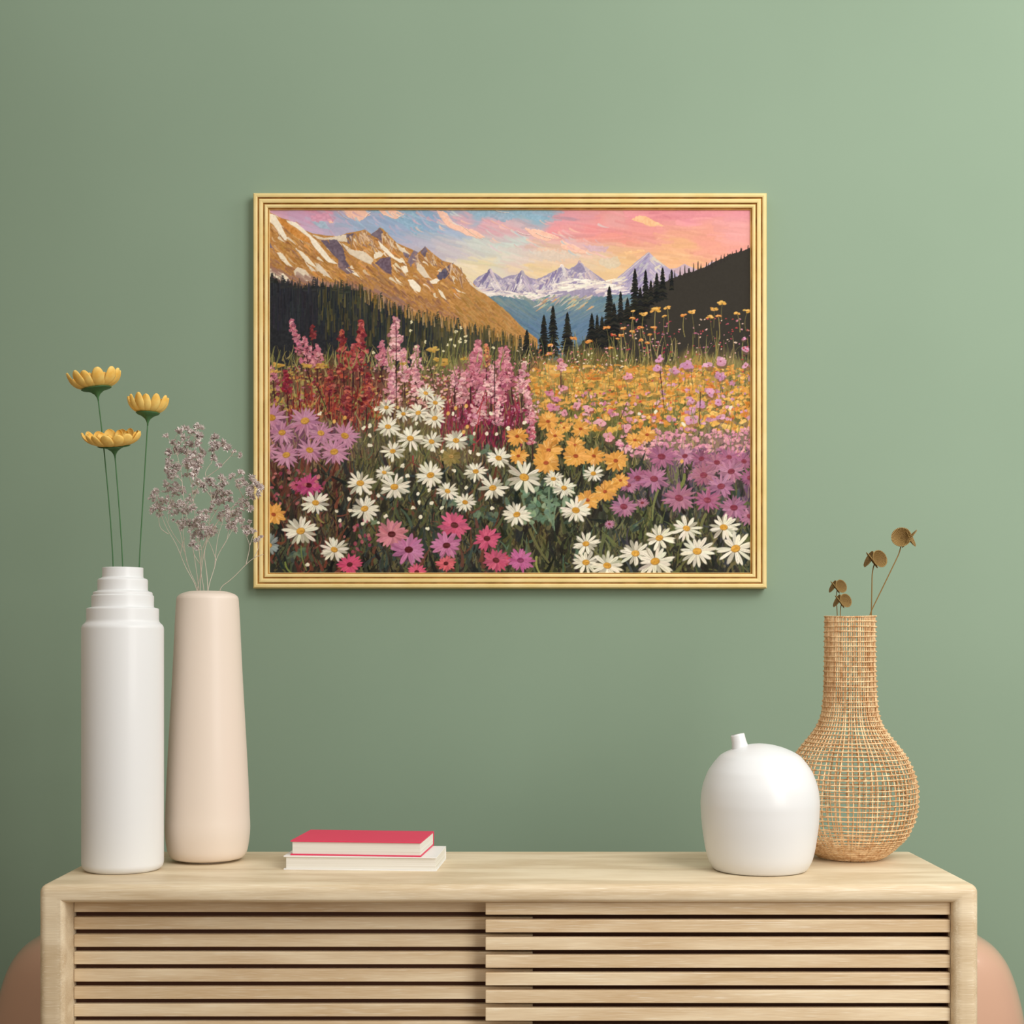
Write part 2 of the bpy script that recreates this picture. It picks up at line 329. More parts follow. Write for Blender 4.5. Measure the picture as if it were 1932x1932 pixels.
    def ridge(px, py, lx, rx, by, cl=pud, cr=sno, n=26):
        for i in range(n):
            t = R.rand(); k = R.rand()**.6
            x = px-(px-lx)*t*1.1*k; y = py+(by-py)*t
            stroke(x, y-4, x-5, y+8, R.uniform(1, 2.6), .5, vary(mix(cl, pur, R.rand()) if R.rand() < .75 else pick([sno, lil, (206, 188, 190)]), 7), 0, .85)
            x = px+(rx-px)*t*.9*k
            stroke(x, y-4, x+7, y+7, R.uniform(1, 2.8), .5, vary(mix(cr, lil, R.rand()*.9) if R.rand() < .7 else pick([pur, (176, 160, 186), (206, 176, 170)]), 7), 0, .85)
    ridge(925, 513, 897, 945, 545); ridge(985, 516, 955, 1010, 550, pud, lil); ridge(1060, 505, 1022, 1080, 545, (126, 116, 170)); ridge(1093, 498, 1072, 1145, 545, pur, (214, 190, 190), 40)
    poly([(1078, 508), (1093, 496), (1099, 503), (1106, 514), (1090, 516)], (140, 132, 172), .9, .03, 2)
    # tall right peak
    poly([(1146, 542), (1165, 524), (1200, 494), (1223, 476), (1236, 489), (1262, 508), (1280, 520), (1275, 590), (1150, 575)], (172, 160, 196), 1, .03, 1)
    for i in range(120):
        t = R.rand(); s = R.rand(); x = 1223-70*t*s; y = 478+75*t
        stroke(x, y, x-9, y+9, R.uniform(.8, 2.6), .5, vary(pick([(150, 140, 186), (168, 156, 196), (134, 126, 172), (186, 184, 190)]), 6), 0, .8)
    for i in range(60):
        t = R.rand(); s = R.rand(); x = 1225+45*t*s; y = 480+62*t
        stroke(x, y, x+8, y+8, R.uniform(.8, 2.2), .5, vary(pick([(196, 180, 200), (176, 166, 200), (214, 200, 202)]), 6), 0, .8)
    for (a, b, c, d, w) in ((1160, 530, 1178, 524, 3), (1168, 535, 1182, 528, 2), (1232, 488, 1240, 495, 3), (1240, 493, 1252, 503, 1.5), (1236, 507, 1244, 502, 2.5), (1223, 478, 1160, 532, .7)):
        stroke(a, b, c, d, w, w*.6, (222, 212, 190), 0, .85)
    # snow band under the range
    for i in range(230):
        x = R.uniform(900, 1178); y = 548+8*math.sin((x-900)/45.)+R.randn()*5 + (5 if x < 1050 else -3)
        stroke(x-R.uniform(4, 12), y+R.uniform(-3, 4), x+R.uniform(4, 12), y+R.uniform(-3, 2), R.uniform(1, 2.6), .6, vary(pick([(240, 232, 224), (228, 216, 214), (212, 196, 200), (244, 238, 226)]), 5), 0, .9)
    # ---------------- blue valley ----------------
    val = [(905, 566), (940, 560), (985, 566), (1020, 568), (1050, 572), (1075, 572), (1110, 566), (1150, 556), (1185, 556), (1215, 560), (1215, 690), (960, 690)]
    poly(val, (98, 132, 152), 1, .03, 5)
    for i in range(900):
        x = R.uniform(905, 1200); y = R.uniform(562, 660)
        if y < 566+abs(x-1050)*.02: continue
        t = (y-562)/90.
        if x < 1045: dx, dy = 12, 8
        else: dx, dy = -13, 7
        c = mix(pick([(118, 150, 150), (140, 158, 148), (104, 138, 156), (152, 160, 142)]), (88, 122, 158), min(1, t*1.5+R.rand()*.3))
        stroke(x-dx, y-dy, x+dx, y+dy, R.uniform(1, 3.2), .6, vary(c, 5), R.uniform(-2, 2), .7, .03, 1.5)
    for i in range(60):
        x = R.uniform(1020, 1120); y = 556+R.rand()*24
        stroke(x, y, x-R.uniform(6, 16), y+R.uniform(5, 11), R.uniform(.8, 2), .4, vary(pick([(196, 170, 150), (176, 186, 160), (222, 206, 196), (110, 150, 150), (226, 160, 100)]), 6), 0, .8)
    # ---------------- golden mountain ----------------
    crest = [(500, 396), (530, 412), (545, 416), (570, 432), (590, 441), (615, 445), (640, 447), (655, 441), (668, 439), (690, 434), (702, 443), (719, 430), (735, 445), (750, 460), (778, 472), (790, 478), (803, 466), (818, 480), (835, 493), (855, 498), (868, 508), (880, 524), (893, 536), (915, 556), (940, 575), (965, 597), (990, 622), (1014, 640)]
    poly(crest+[(1014, 700), (498, 700)], (192, 134, 66), 1, .04, 1)
    def crest_y(x): return np.interp(x, [p[0] for p in crest], [p[1] for p in crest])
    och = [(198, 136, 60), (184, 122, 52), (212, 150, 72), (170, 116, 62), (222, 162, 86), (160, 108, 72), (200, 140, 84)]
    for i in range(2600):
        x = R.uniform(500, 1012); y0 = crest_y(x); y = y0+R.rand()**.9*190
        if y > 660: continue
        a = R.uniform(.55, .85); L = R.uniform(5, 20); c = pick(och)
        d = y-y0
        if d > 80: c = mix(c, (148, 102, 82), .55)
        if x > 860: c = mix(c, (172, 130, 66), .6)
        stroke(x, y+1, x+L*math.cos(a), y+L*math.sin(a)+1, R.uniform(.8, 2.6), .5, vary(c, 7), R.uniform(-1.5, 1.5), .85)
    cream = [(240, 226, 200), (246, 234, 212), (226, 208, 184)]
    for i in range(110):
        x = R.uniform(506, 870); y = crest_y(x)+4+R.rand()**1.4*75; L = R.uniform(6, 20); a = R.uniform(.6, .9)
        stroke(x, y, x+L*math.cos(a), y+L*math.sin(a), R.uniform(.8, 3.2), .4, vary(pick([(240, 226, 200), (226, 196, 160), (214, 170, 126), (228, 150, 70), (150, 112, 100)]), 6), R.uniform(-2, 2), .85)
    def snow(P_, c=None, n=0):
        poly(P_, c or pick(cream), 1, .03, 2.5, .9)
    S = [[(506, 402), (522, 408), (530, 425), (545, 452), (540, 456), (527, 440), (515, 425), (506, 418)],
         [(540, 416), (560, 420), (575, 433), (585, 443), (600, 458), (612, 472), (628, 490), (640, 500), (622, 496), (605, 480), (600, 474), (585, 455), (560, 435), (545, 425)],
         [(590, 443), (612, 449), (640, 446), (656, 443), (657, 458), (640, 456), (620, 454), (600, 452)],
         [(524, 477), (534, 478), (545, 495), (555, 505), (542, 500), (530, 490)], [(560, 470), (575, 478), (590, 495), (600, 508), (585, 500), (570, 485)],
         [(594, 495), (604, 500), (615, 512), (628, 528), (612, 520), (600, 512)], [(580, 500), (592, 505), (603, 514), (590, 514)], [(555, 512), (565, 505), (578, 510), (590, 525), (600, 532), (575, 530), (560, 522)],
         [(506, 503), (525, 512), (540, 518), (556, 535), (540, 535), (520, 528), (506, 520)], [(643, 458), (665, 472), (690, 476), (705, 490), (700, 500), (680, 490), (660, 480)],
         [(705, 480), (715, 474), (724, 480), (720, 486), (707, 490)], [(715, 455), (730, 470), (745, 485), (765, 497), (755, 497), (735, 485), (720, 470)], [(748, 460), (762, 470), (775, 482), (768, 484), (755, 474)],
         [(758, 503), (768, 503), (772, 513), (765, 516), (760, 510)], [(770, 528), (780, 528), (794, 542), (792, 552), (782, 548), (775, 540)], [(811, 530), (822, 526), (830, 528), (825, 535), (814, 536)],
         [(780, 490), (800, 505), (812, 525), (800, 524), (788, 510)], [(812, 480), (818, 490), (822, 502), (815, 500)], [(655, 508), (670, 513), (680, 525), (668, 520)], [(825, 545), (835, 552), (843, 568), (832, 560)],
         [(850, 518), (860, 525), (857, 534)], [(860, 545), (872, 552), (865, 552)], [(745, 520), (760, 535), (768, 540), (750, 530)], [(880, 525), (893, 536), (915, 556), (905, 552), (888, 538)]]
    for s in S: snow(s)
    pg = (104, 90, 112)
    for P_, c in (([(606, 455), (635, 453), (648, 470), (652, 490), (662, 505), (652, 508), (640, 490), (628, 478), (615, 465)], pg), ([(654, 443), (668, 441), (662, 462), (656, 460)], pg),
                  ([(700, 444), (719, 431), (724, 440), (722, 457), (712, 450)], (112, 98, 118)), ([(707, 497), (722, 488), (738, 487), (742, 510), (742, 520), (730, 514), (718, 505)], (106, 86, 108)),
                  ([(770, 495), (782, 474), (790, 478), (785, 495), (775, 505)], (126, 108, 128)), ([(794, 475), (804, 466), (808, 475), (802, 488)], (110, 96, 118)), ([(762, 478), (772, 482), (772, 490), (764, 488)], (120, 104, 124)),
                  ([(824, 520), (842, 505), (856, 497), (852, 512), (842, 526), (828, 528)], (88, 84, 112)), ([(812, 480), (820, 495), (816, 500)], (120, 104, 124)), ([(506, 448), (518, 470), (510, 468)], (110, 100, 130)),
                  ([(640, 490), (655, 505), (668, 516), (655, 520), (640, 505)], (128, 104, 116))):
        poly(P_, c, .95, .05, 3)
    for (x, y) in ((660, 448), (675, 442), (685, 438), (725, 440), (735, 452), (810, 478), (785, 482), (862, 508), (868, 520), (700, 455), (845, 500)):
        for k in range(9): stroke(x+R.uniform(-6, 8), y+R.uniform(-2, 8), x+R.uniform(-2, 18), y+R.uniform(14, 26), R.uniform(.7, 1.8), .4, vary(pick([(214, 176, 140), (178, 122, 60), (228, 196, 160), (160, 120, 100)]), 6), 0, .8)
    poly([(519, 406), (535, 415), (560, 430), (585, 450), (590, 462), (570, 455), (550, 440), (530, 425)], (220, 140, 54), .9, .06, 3)
    for i in range(80):
        s = S[R.randint(len(S))]; k = R.randint(len(s)); x, y = s[k]
        stroke(x, y, x+R.uniform(2, 9), y+R.uniform(2, 8), R.uniform(.5, 1.3), .3, pick(cream+och[:3]), 0, .8)
    for i in range(160):   # misty mauve foot of the mountain
        x = R.uniform(506, 760); y = np.interp(x, [506, 600, 700, 820], [525, 545, 565, 605])+R.uniform(-22, 2)
        stroke(x, y, x+14, y+8, R.uniform(1.5, 3), 1, vary((158, 116, 104), 6), 0, .6, .03, 1.5)
    # ---------------- dark forest, left ----------------
    ft = [(498, 518), (530, 535), (560, 542), (580, 545), (600, 540), (640, 545), (680, 550), (720, 572), (760, 590), (800, 600), (850, 612), (900, 625), (940, 635), (985, 650), (1030, 665)]
    poly(ft+[(1030, 720), (498, 720)], (40, 42, 48), 1, .02, 3)
    for i in range(1500):
        x = R.uniform(503, 1020); t0 = np.interp(x, [p[0] for p in ft], [p[1] for p in ft]); y = t0+R.rand()**1.5*70-4
        k = R.rand(); c = (42, 44, 52) if x < 600 else pick([(40, 44, 48), (66, 66, 46), (50, 56, 50), (34, 40, 50), (94, 84, 46)])
        if x > 820: c = mix(c, (110, 100, 50), .35)
        L = R.uniform(14, 40)
        stroke(x, y-R.uniform(0, 14), x+R.uniform(-1, 1), y+L, .5, R.uniform(1.2, 2.6), vary(c, 5), 0, .85, .03)
    for x in range(508, 1000, 11):
        x += R.uniform(-9, 9); t0 = np.interp(x, [p[0] for p in ft], [p[1] for p in ft]); h = R.uniform(4, 24); c = (44, 46, 46) if x < 620 else pick([(62, 62, 44), (48, 54, 48), (80, 74, 44)])
        for k in range(9):
            q = k/9.; w = 1+q*3.5; y = t0-h*.8+q*h*1.3
            stroke(x-w, y+1.5, x+w, y+R.uniform(0, 2), 1.2, 1.0, vary(c, 5), 0, .85)
    for i in range(110):   # lit tips along the wood's edge
        x = R.uniform(680, 1000); t0 = np.interp(x, [p[0] for p in ft], [p[1] for p in ft])-5
        stroke(x, t0-R.uniform(0, 8), x+1, t0+R.uniform(6, 22), .6, 1.2, vary(pick([(190, 136, 60), (214, 170, 110), (160, 120, 50)]), 8), 0, .6)
    # ---------------- dark hill, right ----------------
    hl = [(1430, 460), (1418, 466), (1400, 473), (1380, 480), (1362, 490), (1340, 500), (1315, 510), (1290, 518), (1268, 527), (1240, 540), (1215, 556), (1195, 572), (1170, 592), (1140, 612), (1100, 640)]
    poly(hl+[(1060, 700), (1430, 700)], (54, 50, 44), 1, .0, 3)
    for x in range(1225, 1418, 7):
        x += R.uniform(-3, 3); t0 = np.interp(x, [p[0] for p in hl[::-1]], [p[1] for p in hl[::-1]]); h = R.uniform(5, 16) if x < 1320 else R.uniform(3, 9)
        stroke(x, t0-h, x, t0+5, .5, 1.8, (52, 46, 44), 0, 1, .02)
    for (x, t, b, w) in ((1197, 510, 612, 13), (1217, 513, 600, 9), (1227, 532, 575, 5), (1238, 518, 570, 7), (1249, 508, 565, 8), (1266, 512, 548, 2.4), (1149, 543, 650, 16), (1170, 553, 610, 6),
                         (1116, 594, 655, 11), (1126, 597, 655, 5), (1183, 565, 610, 9), (1043, 580, 672, 12), (1026, 597, 675, 12), (1070, 592, 668, 13), (994, 625, 670, 9), (1158, 575, 650, 12), (1207, 545, 615, 10), (1135, 600, 655, 9)):
        n = int((b-t)/2.1)
        stroke(x, t-3, x, b, .6, w*.35, (28, 30, 28), 0, 1, .02)
        for k in range(n):
            q = k/n; ww = 1.2+w*q**.8*R.uniform(.6, 1.15); y = t+(b-t)*q
            c = vary(pick([(24, 26, 26), (34, 34, 28), (44, 42, 32), (20, 24, 26)]), 4)
            stroke(x, y, x-ww, y+R.uniform(1, 4), 1.7, 1.0, c, 0, .95, .03); stroke(x, y, x+ww, y+R.uniform(1, 4), 1.7, 1.0, c, 0, .95, .03)
    # ---------------- meadow ground colour ----------------
    md = [(515, 690, (120, 104, 62)), (560, 700, (130, 80, 56)), (640, 700, (104, 62, 44)), (700, 710, (120, 60, 54)), (760, 700, (120, 92, 66)), (830, 690, (104, 100, 56)), (900, 710, (150, 92, 88)), (960, 710, (120, 70, 64)),
          (540, 750, (110, 60, 52)), (640, 750, (120, 62, 44)), (720, 760, (122, 84, 64)), (860, 770, (126, 70, 66)), (960, 770, (90, 66, 60)), (560, 820, (120, 70, 100)), (640, 830, (104, 66, 84)), (700, 830, (92, 84, 60)),
          (780, 850, (104, 98, 60)), (860, 860, (104, 84, 58)), (930, 830, (66, 52, 46)), (540, 900, (94, 52, 44)), (620, 900, (80, 48, 38)), (700, 900, (72, 68, 46)), (800, 930, (72, 70, 48)), (900, 930, (54, 52, 42)),
          (560, 960, (72, 46, 42)), (640, 1000, (58, 42, 36)), (740, 980, (62, 58, 42)), (850, 960, (64, 70, 52)), (920, 980, (60, 54, 40)), (540, 1060, (44, 46, 42)), (640, 1060, (36, 34, 28)), (760, 1060, (46, 42, 36)),
          (900, 1060, (56, 50, 44)), (1010, 1000, (70, 60, 40)), (1020, 1060, (52, 54, 36)), (1090, 1000, (50, 48, 36)), (1010, 930, (52, 64, 50)), (1060, 880, (44, 44, 34)),
          (1150, 1000, (70, 74, 58)), (1220, 980, (78, 82, 48)), (1300, 1000, (66, 60, 44)), (1400, 1010, (52, 54, 56)), (1180, 1060, (46, 48, 34)), (1300, 1060, (44, 44, 32)), (1400, 1070, (42, 46, 42)),
          (1010, 720, (178, 140, 60)), (1080, 720, (184, 142, 58)), (1160, 710, (178, 134, 52)), (1240, 720, (180, 134, 54)), (1320, 710, (176, 142, 62)), (1400, 700, (132, 122, 70)), (1400, 760, (172, 130, 64)),
          (1020, 770, (126, 112, 54)), (1100, 780, (112, 112, 48)), (1200, 770, (150, 124, 52)), (1300, 780, (128, 122, 56)), (1380, 790, (140, 116, 62)), (1000, 830, (70, 66, 40)), (1080, 830, (60, 64, 36)), (1160, 820, (92, 96, 46)),
          (1240, 800, (120, 120, 56)), (1300, 840, (140, 112, 96)), (1380, 830, (150, 110, 110)), (1240, 870, (104, 78, 100)), (1320, 870, (132, 88, 118)), (1400, 880, (124, 84, 112)), (1240, 930, (82, 66, 92)), (1310, 930, (84, 66, 90)),
          (1180, 880, (66, 62, 44)), (1400, 940, (110, 74, 108)), (1150, 940, (60, 64, 52)), (1250, 660, (80, 72, 46)), (1150, 660, (90, 80, 44)), (1060, 670, (80, 72, 44)), (1350, 650, (60, 52, 42)), (1400, 660, (84, 72, 56))]
    mcol = field(md, xx+(nB-.5)*50, yy+(nA-.5)*50, 3.4)
    top = 668+14*np.sin(xx/37.)+6*np.sin(xx/11.)
    top = np.where(xx > 1000, top-4, top+14)
    k = np.clip((yy-top)/16, 0, 1)[..., None]
    cv[:] = cv*(1-k)+mcol*k
    def mc(x, y):
        return tuple(mcol[int(np.clip(y-PY0, 0, PH-1)), int(np.clip(x-PX0, 0, PW-1))]*255)
    # grass and leaf strokes
    for i in range(9500):
        x = R.uniform(503, 1420); y = 672+R.rand()**.85*410
        d = (y-660)/420.; c = mc(x, y); e = R.rand()
        if e < .28: c = mix(c, (150, 148, 70), .45)
        elif e < .46: c = mix(c, (24, 24, 26), .55)
        elif e < .58: c = mix(c, (214, 190, 110), .35)
        elif e < .70: c = mix(c, (96, 120, 84), .5)
        elif e < .78 and x < 720: c = mix(c, (170, 60, 50), .5)
        L = R.uniform(6, 14)+d*18; a = R.normal(0, .28+.2*d)
        stroke(x, y, x+L*math.sin(a), y-L*math.cos(a), R.uniform(.8, 1.4)+1.1*d, .4, vary(c, 8), R.uniform(-3, 3), .8)
    # upper blades reaching into the dark wood
    for i in range(360):
        x = R.uniform(506, 1418); y = R.uniform(672, 700); L = R.uniform(12, 52) if x > 1000 else R.uniform(10, 34); a = R.normal(.05, .22)
        stroke(x, y, x+L*math.sin(a), y-L*math.cos(a), R.uniform(.7, 1.5), .35, vary(pick([(126, 118, 58), (150, 142, 72), (98, 104, 56), (172, 150, 96), (96, 84, 50)]), 9), R.uniform(-4, 4), .85)
    def blob(x, y, r, c, n=4, dark=None):
        if dark: ell(x+r*.2, y+r*.5, r*.9, r*.7, 0, dark, .6)
        for k in range(n):
            a = R.rand()*6.28; q = r*R.uniform(.2, .75)
            ell(x+q*math.cos(a), y+q*math.sin(a)*.7, r*R.uniform(.4, .7), r*R.uniform(.25, .45), R.uniform(-.6, .6)+(a if R.rand() < .4 else 0), vary(c, 9), .95)
    def scatter(n, x0, x1, y0, y1, cols, r0, r1, dark=None, cond=None):
        P_ = [(R.uniform(x0, x1), R.uniform(y0, y1)) for _ in range(n)]; P_.sort(key=lambda p: p[1])
        for x, y in P_:
            if cond and not cond(x, y): continue
            t = (y-y0)/(y1-y0); blob(x, y, (r0+(r1-r0)*t)*R.uniform(.7, 1.2), pick(cols), R.randint(3, 6), dark)
    ylw = [(232, 166, 62), (238, 176, 72), (222, 142, 48), (226, 154, 66), (240, 186, 90), (214, 122, 44)]
    pnk = [(222, 142, 162), (230, 160, 176), (206, 120, 150), (236, 176, 184)]
    # golden field
    scatter(430, 1000, 1418, 688, 745, ylw+[(196, 150, 66), (168, 132, 56)], 3.2, 7., (150, 120, 50)); scatter(330, 1030, 1418, 738, 812, ylw, 5.5, 8.5, (108, 102, 44), lambda x, y: R.rand() < .75)
    for i in range(240):
        x = R.uniform(1010, 1330); y = R.uniform(690, 770); L = R.uniform(4, 11); stroke(x-L, y+R.normal(0, 1.5), x+L, y+R.normal(0, 1.5), R.uniform(1.5, 3.2), .8, vary(pick(ylw), 8), R.uniform(-3, 3), .8)
    for i in range(260):
        x = R.uniform(1000, 1418); y = R.uniform(700, 830); L = R.uniform(6, 22); stroke(x, y, x+R.normal(0, 4), y-L, .9, .4, vary(pick([(120, 116, 50), (150, 136, 60), (176, 150, 80), (84, 86, 40)]), 8), 2, .7)
    scatter(70, 1010, 1418, 690, 800, [(214, 80, 50), (226, 110, 52), (188, 56, 56)], 2, 4)
    scatter(60, 1000, 1250, 740, 800, pnk, 3.5, 6, (110, 96, 52)); scatter(80, 1240, 1418, 690, 800, [(206, 140, 174), (214, 150, 180), (194, 124, 160)], 3.5, 6.5)
    scatter(90, 1280, 1418, 690, 800, ylw+[(226, 130, 52)], 3.5, 7)
    for (x, y, r) in ((1183, 711, 9), (1062, 733, 9), (1036, 741, 8), (1046, 752, 8), (1044, 768, 11), (1065, 779, 8), (1087, 766, 9), (1110, 770, 10), (1133, 798, 12), (1147, 824, 12), (1180, 808, 11), (1337, 742, 11), (1305, 755, 8), (1320, 764, 10),
                      (1353, 759, 9), (1303, 775, 8), (1357, 787, 9), (1302, 792, 13), (1295, 688, 12), (1358, 682, 12), (1335, 690, 9), (1270, 700, 9), (1242, 678, 8), (1240, 694, 9), (1400, 640, 5), (1405, 660, 8), (1357, 710, 10), (1405, 690, 8), (1060, 690, 8), (1058, 680, 6)):
        blob(x, y, r, pick(pnk[:3]) if x < 1230 else pick([(206, 140, 184), (214, 150, 186)]), 7, (120, 84, 70)); ell(x, y, 1.6, 1.3, 0, (150, 60, 80), .8)
    scatter(170, 1185, 1418, 808, 862, [(220, 142, 166), (212, 130, 164), (228, 156, 168)], 4.5, 7.5, (124, 92, 92)); scatter(40, 1165, 1225, 820, 855, pnk, 4, 6, (70, 64, 50))
    scatter(70, 1290, 1418, 845, 905, [(158, 104, 142), (172, 112, 146), (140, 92, 128)], 5, 9, (92, 62, 86))
    # left masses
    scatter(200, 560, 720, 690, 790, [(156, 52, 46), (190, 80, 54), (112, 34, 38), (200, 104, 66), (150, 134, 70)], 3, 5.5, (60, 24, 26)); scatter(170, 506, 600, 690, 775, [(178, 150, 70), (196, 146, 60), (186, 110, 128), (140, 44, 62), (164, 150, 80)], 3, 5)
    scatter(260, 705, 860, 690, 770, [(222, 158, 158), (206, 130, 136), (228, 174, 166), (160, 70, 70), (206, 170, 90)], 2.6, 4.6, (84, 44, 42)); scatter(320, 860, 1000, 700, 800, [(222, 150, 170), (204, 122, 150), (232, 172, 182), (170, 60, 100), (150, 30, 70)], 2.8, 5, (90, 34, 50))
    for i in range(300):
        x = R.uniform(830, 985); y = R.uniform(760, 850); L = R.uniform(10, 30)
        stroke(x, y, x+R.normal(0, 4), y-L, 1.6, .5, vary(pick([(128, 26, 60), (150, 34, 80), (100, 24, 40), (164, 50, 60)]), 8), R.uniform(-2, 2), .75)
    for i in range(220):
        x = R.uniform(540, 720); y = R.uniform(740, 815); L = R.uniform(10, 34)
        stroke(x, y, x+R.normal(0, 4), y-L, 1.6, .5, vary(pick([(150, 44, 40), (110, 26, 34), (176, 80, 50), (150, 140, 70)]), 8), R.uniform(-2, 2), .75)
    for i in range(700):
        x = R.uniform(506, 1418); y = R.uniform(700, 900); L = R.uniform(8, 30)
        c = pick([(150, 146, 76), (176, 160, 92), (120, 124, 66), (196, 150, 90), (104, 108, 62), (84, 96, 66)])
        stroke(x, y, x+R.normal(0, 4), y-L, R.uniform(.7, 1.5), .4, vary(c, 9), R.uniform(-2, 2), .6)
    # flower spikes
    def spike(x0, y0, x1, y1, w, cols, n=None, stem=(60, 26, 34)):
        stroke(x1, y1+30, x0, y0, 1.2, .5, stem, 0, .9)
        L = math.hypot(x1-x0, y1-y0); n = n or int(L*.85)
        for k in range(n):
            t = k/n; ww = w*min(1, .15+t*1.3)*R.choice((.35, .75, 1., 1.25))*(1+.3*math.sin(t*17+x0)); s = R.choice((-1, 1)); x = x0+(x1-x0)*t; y = y0+(y1-y0)*t
            r = 1.6+w*.16*R.uniform(.7, 1.3)
            cc_ = vary(mix(pick(cols), (90, 30, 50), .35) if R.rand() < .34 else pick(cols), 10)
            for q_ in range(2): ell(x+s*ww*R.rand()**.7+R.normal(0, 1.2), y+R.uniform(-1.5, 3), r*R.uniform(.8, 1.5), r*R.uniform(.5, .9), R.uniform(-1.2, 1.2), cc_, .95)
            if R.rand() < .5: stroke(x, y+3, x+s*ww*.7, y-1, .8, .4, (84, 30, 46), 0, .8)
    lp = [(216, 128, 146), (226, 150, 164), (196, 100, 124), (208, 116, 136)]; lpp = [(236, 170, 178), (244, 190, 190), (222, 146, 160), (214, 128, 146)]; rd = [(176, 62, 52), (200, 92, 70), (120, 34, 40), (146, 44, 48)]; rp = [(190, 78, 74), (214, 112, 100), (140, 38, 46), (176, 62, 56)]
    for s_ in ((551, 603, 560, 640, 6, lp), (560, 640, 588, 690, 11, lp), (575, 636, 584, 668, 7, lp), (590, 615, 592, 640, 4, [(120, 44, 44), (140, 50, 50)]), (600, 650, 600, 690, 9, lp), (646, 624, 651, 705, 10, rd), (683, 606, 680, 700, 11, rp), (668, 650, 668, 700, 7, rp),
               (748, 600, 748, 678, 13, lpp), (720, 645, 722, 690, 9, lp), (786, 655, 784, 705, 10, lpp), (735, 660, 738, 700, 8, lpp), (762, 662, 765, 720, 9, lpp), (902, 645, 899, 735, 14, lp), (888, 668, 888, 730, 8, lp), (946, 658, 942, 760, 12, lp), (918, 652, 918, 690, 6, [(214, 110, 90), (222, 150, 80)]),
               (928, 690, 926, 750, 10, lpp), (955, 655, 968, 730, 8, lp), (989, 684, 984, 740, 8, lpp), (875, 700, 872, 760, 9, lpp), (860, 690, 858, 730, 7, lpp), (1058, 682, 1058, 700, 6, lpp), (740, 700, 742, 760, 11, lpp), (785, 700, 786, 745, 9, lpp),
               (905, 735, 902, 800, 12, lpp), (940, 760, 938, 800, 8, lpp), (995, 735, 1000, 790, 9, lpp), (1003, 780, 1005, 838, 8, [(220, 130, 150), (230, 160, 170), (200, 90, 110)]), (540, 700, 545, 740, 7, [(140, 30, 50), (160, 40, 60)]), (515, 690, 520, 720, 5, lp), (695, 705, 692, 770, 9, rd), (625, 700, 622, 745, 8, rd), (655, 730, 660, 790, 11, rd)):
        spike(*s_)
    for (a, b, c, d) in ((600, 730, 632, 806), (667, 700, 665, 790), (748, 610, 749, 790), (687, 690, 690, 730), (933, 650, 934, 800), (812, 690, 820, 735), (1244, 700, 1252, 770), (1320, 740, 1318, 800), (1170, 790, 1182, 760)): stroke(a, b, c, d, .8, .5, (44, 26, 30), 0, .9)
    for (a, b, c, d) in ((893, 830, 908, 760), (893, 838, 885, 800), (895, 838, 912, 815), (900, 780, 915, 740), (893, 850, 893, 820), (780, 860, 786, 890)): stroke(a, b, c, d, 1.3, .6, (178, 50, 60), 2, .9)
    # umbels over the dark hill
    for (x, y, r, c) in ((1235, 585, 9, 0), (1258, 581, 6, 0), (1213, 593, 7, 0), (1193, 588, 4, 0), (1304, 589, 7, 0), (1361, 572, 8, 0), (1346, 584, 7, 0), (1338, 598, 7, 0), (1390, 592, 6, 0), (1408, 588, 7, 0), (1289, 596, 6, 1), (1354, 597, 5, 1), (1252, 597, 4, 0),
                         (1082, 639, 6, 1), (1039, 652, 6, 1), (1035, 668, 6, 1), (1112, 645, 7, 1), (1144, 619, 6, 1), (1175, 620, 5, 1), (1207, 619, 6, 1), (1232, 619, 6, 1), (1171, 633, 5, 1), (1192, 626, 5, 1), (1192, 601, 5, 1), (1209, 642, 5, 1), (1219, 647, 5, 1), (1152, 657, 5, 1), (1157, 632, 5, 2), (1164, 640, 4, 1), (1225, 632, 4, 1)):
        c = [(232, 168, 70), (226, 134, 56), (204, 70, 50)][c]
        stroke(x+R.uniform(-2, 6), y+R.uniform(30, 60), x, y+r*.4, .9, .6, pick([(140, 128, 66), (170, 150, 84), (104, 96, 54)]), R.uniform(-4, 4), .85)
        for k in range(9): ell(x+R.uniform(-r, r)*.8, y+R.uniform(-.35, .35)*r, r*.45, r*.24, R.uniform(-.5, .5), vary(c, 12), .95)
        stroke(x-r*.6, y-r*.25, x+r*.6, y-r*.2, .6, .4, (250, 206, 120), 0, .8); ell(x, y+1, 1.2, .8, 0, (120, 70, 30), .7)
    for i in range(150):
        x = R.uniform(1170, 1418); y = R.uniform(600, 680); blob(x, y, R.uniform(1.4, 3.4), pick([(176, 52, 76), (206, 80, 100), (214, 140, 160), (230, 190, 170), (190, 60, 60), (196, 110, 150)]), 2)
    for i in range(120):
        x = R.uniform(960, 1180); y = R.uniform(650, 700); blob(x, y, R.uniform(1.2, 3), pick([(226, 130, 140), (236, 180, 180), (214, 100, 70), (240, 222, 190)]), 2)
    for (x, y) in ((777, 608), (776, 624), (861, 627), (871, 619), (851, 640), (879, 635), (868, 640), (802, 646), (858, 653), (931, 657), (846, 652), (836, 662), (868, 645), (706, 665), (786, 655), (880, 645)):
        for k in range(4): ell(x+R.uniform(-2, 2), y+R.uniform(-2, 2), 2, 1.3, R.rand()*3, (232, 222, 176), .95)
        if y > 615: stroke(x, y+3, x+R.uniform(-8, 8), y+R.uniform(40, 60), .8, .8, (120, 122, 66), 3, .8)
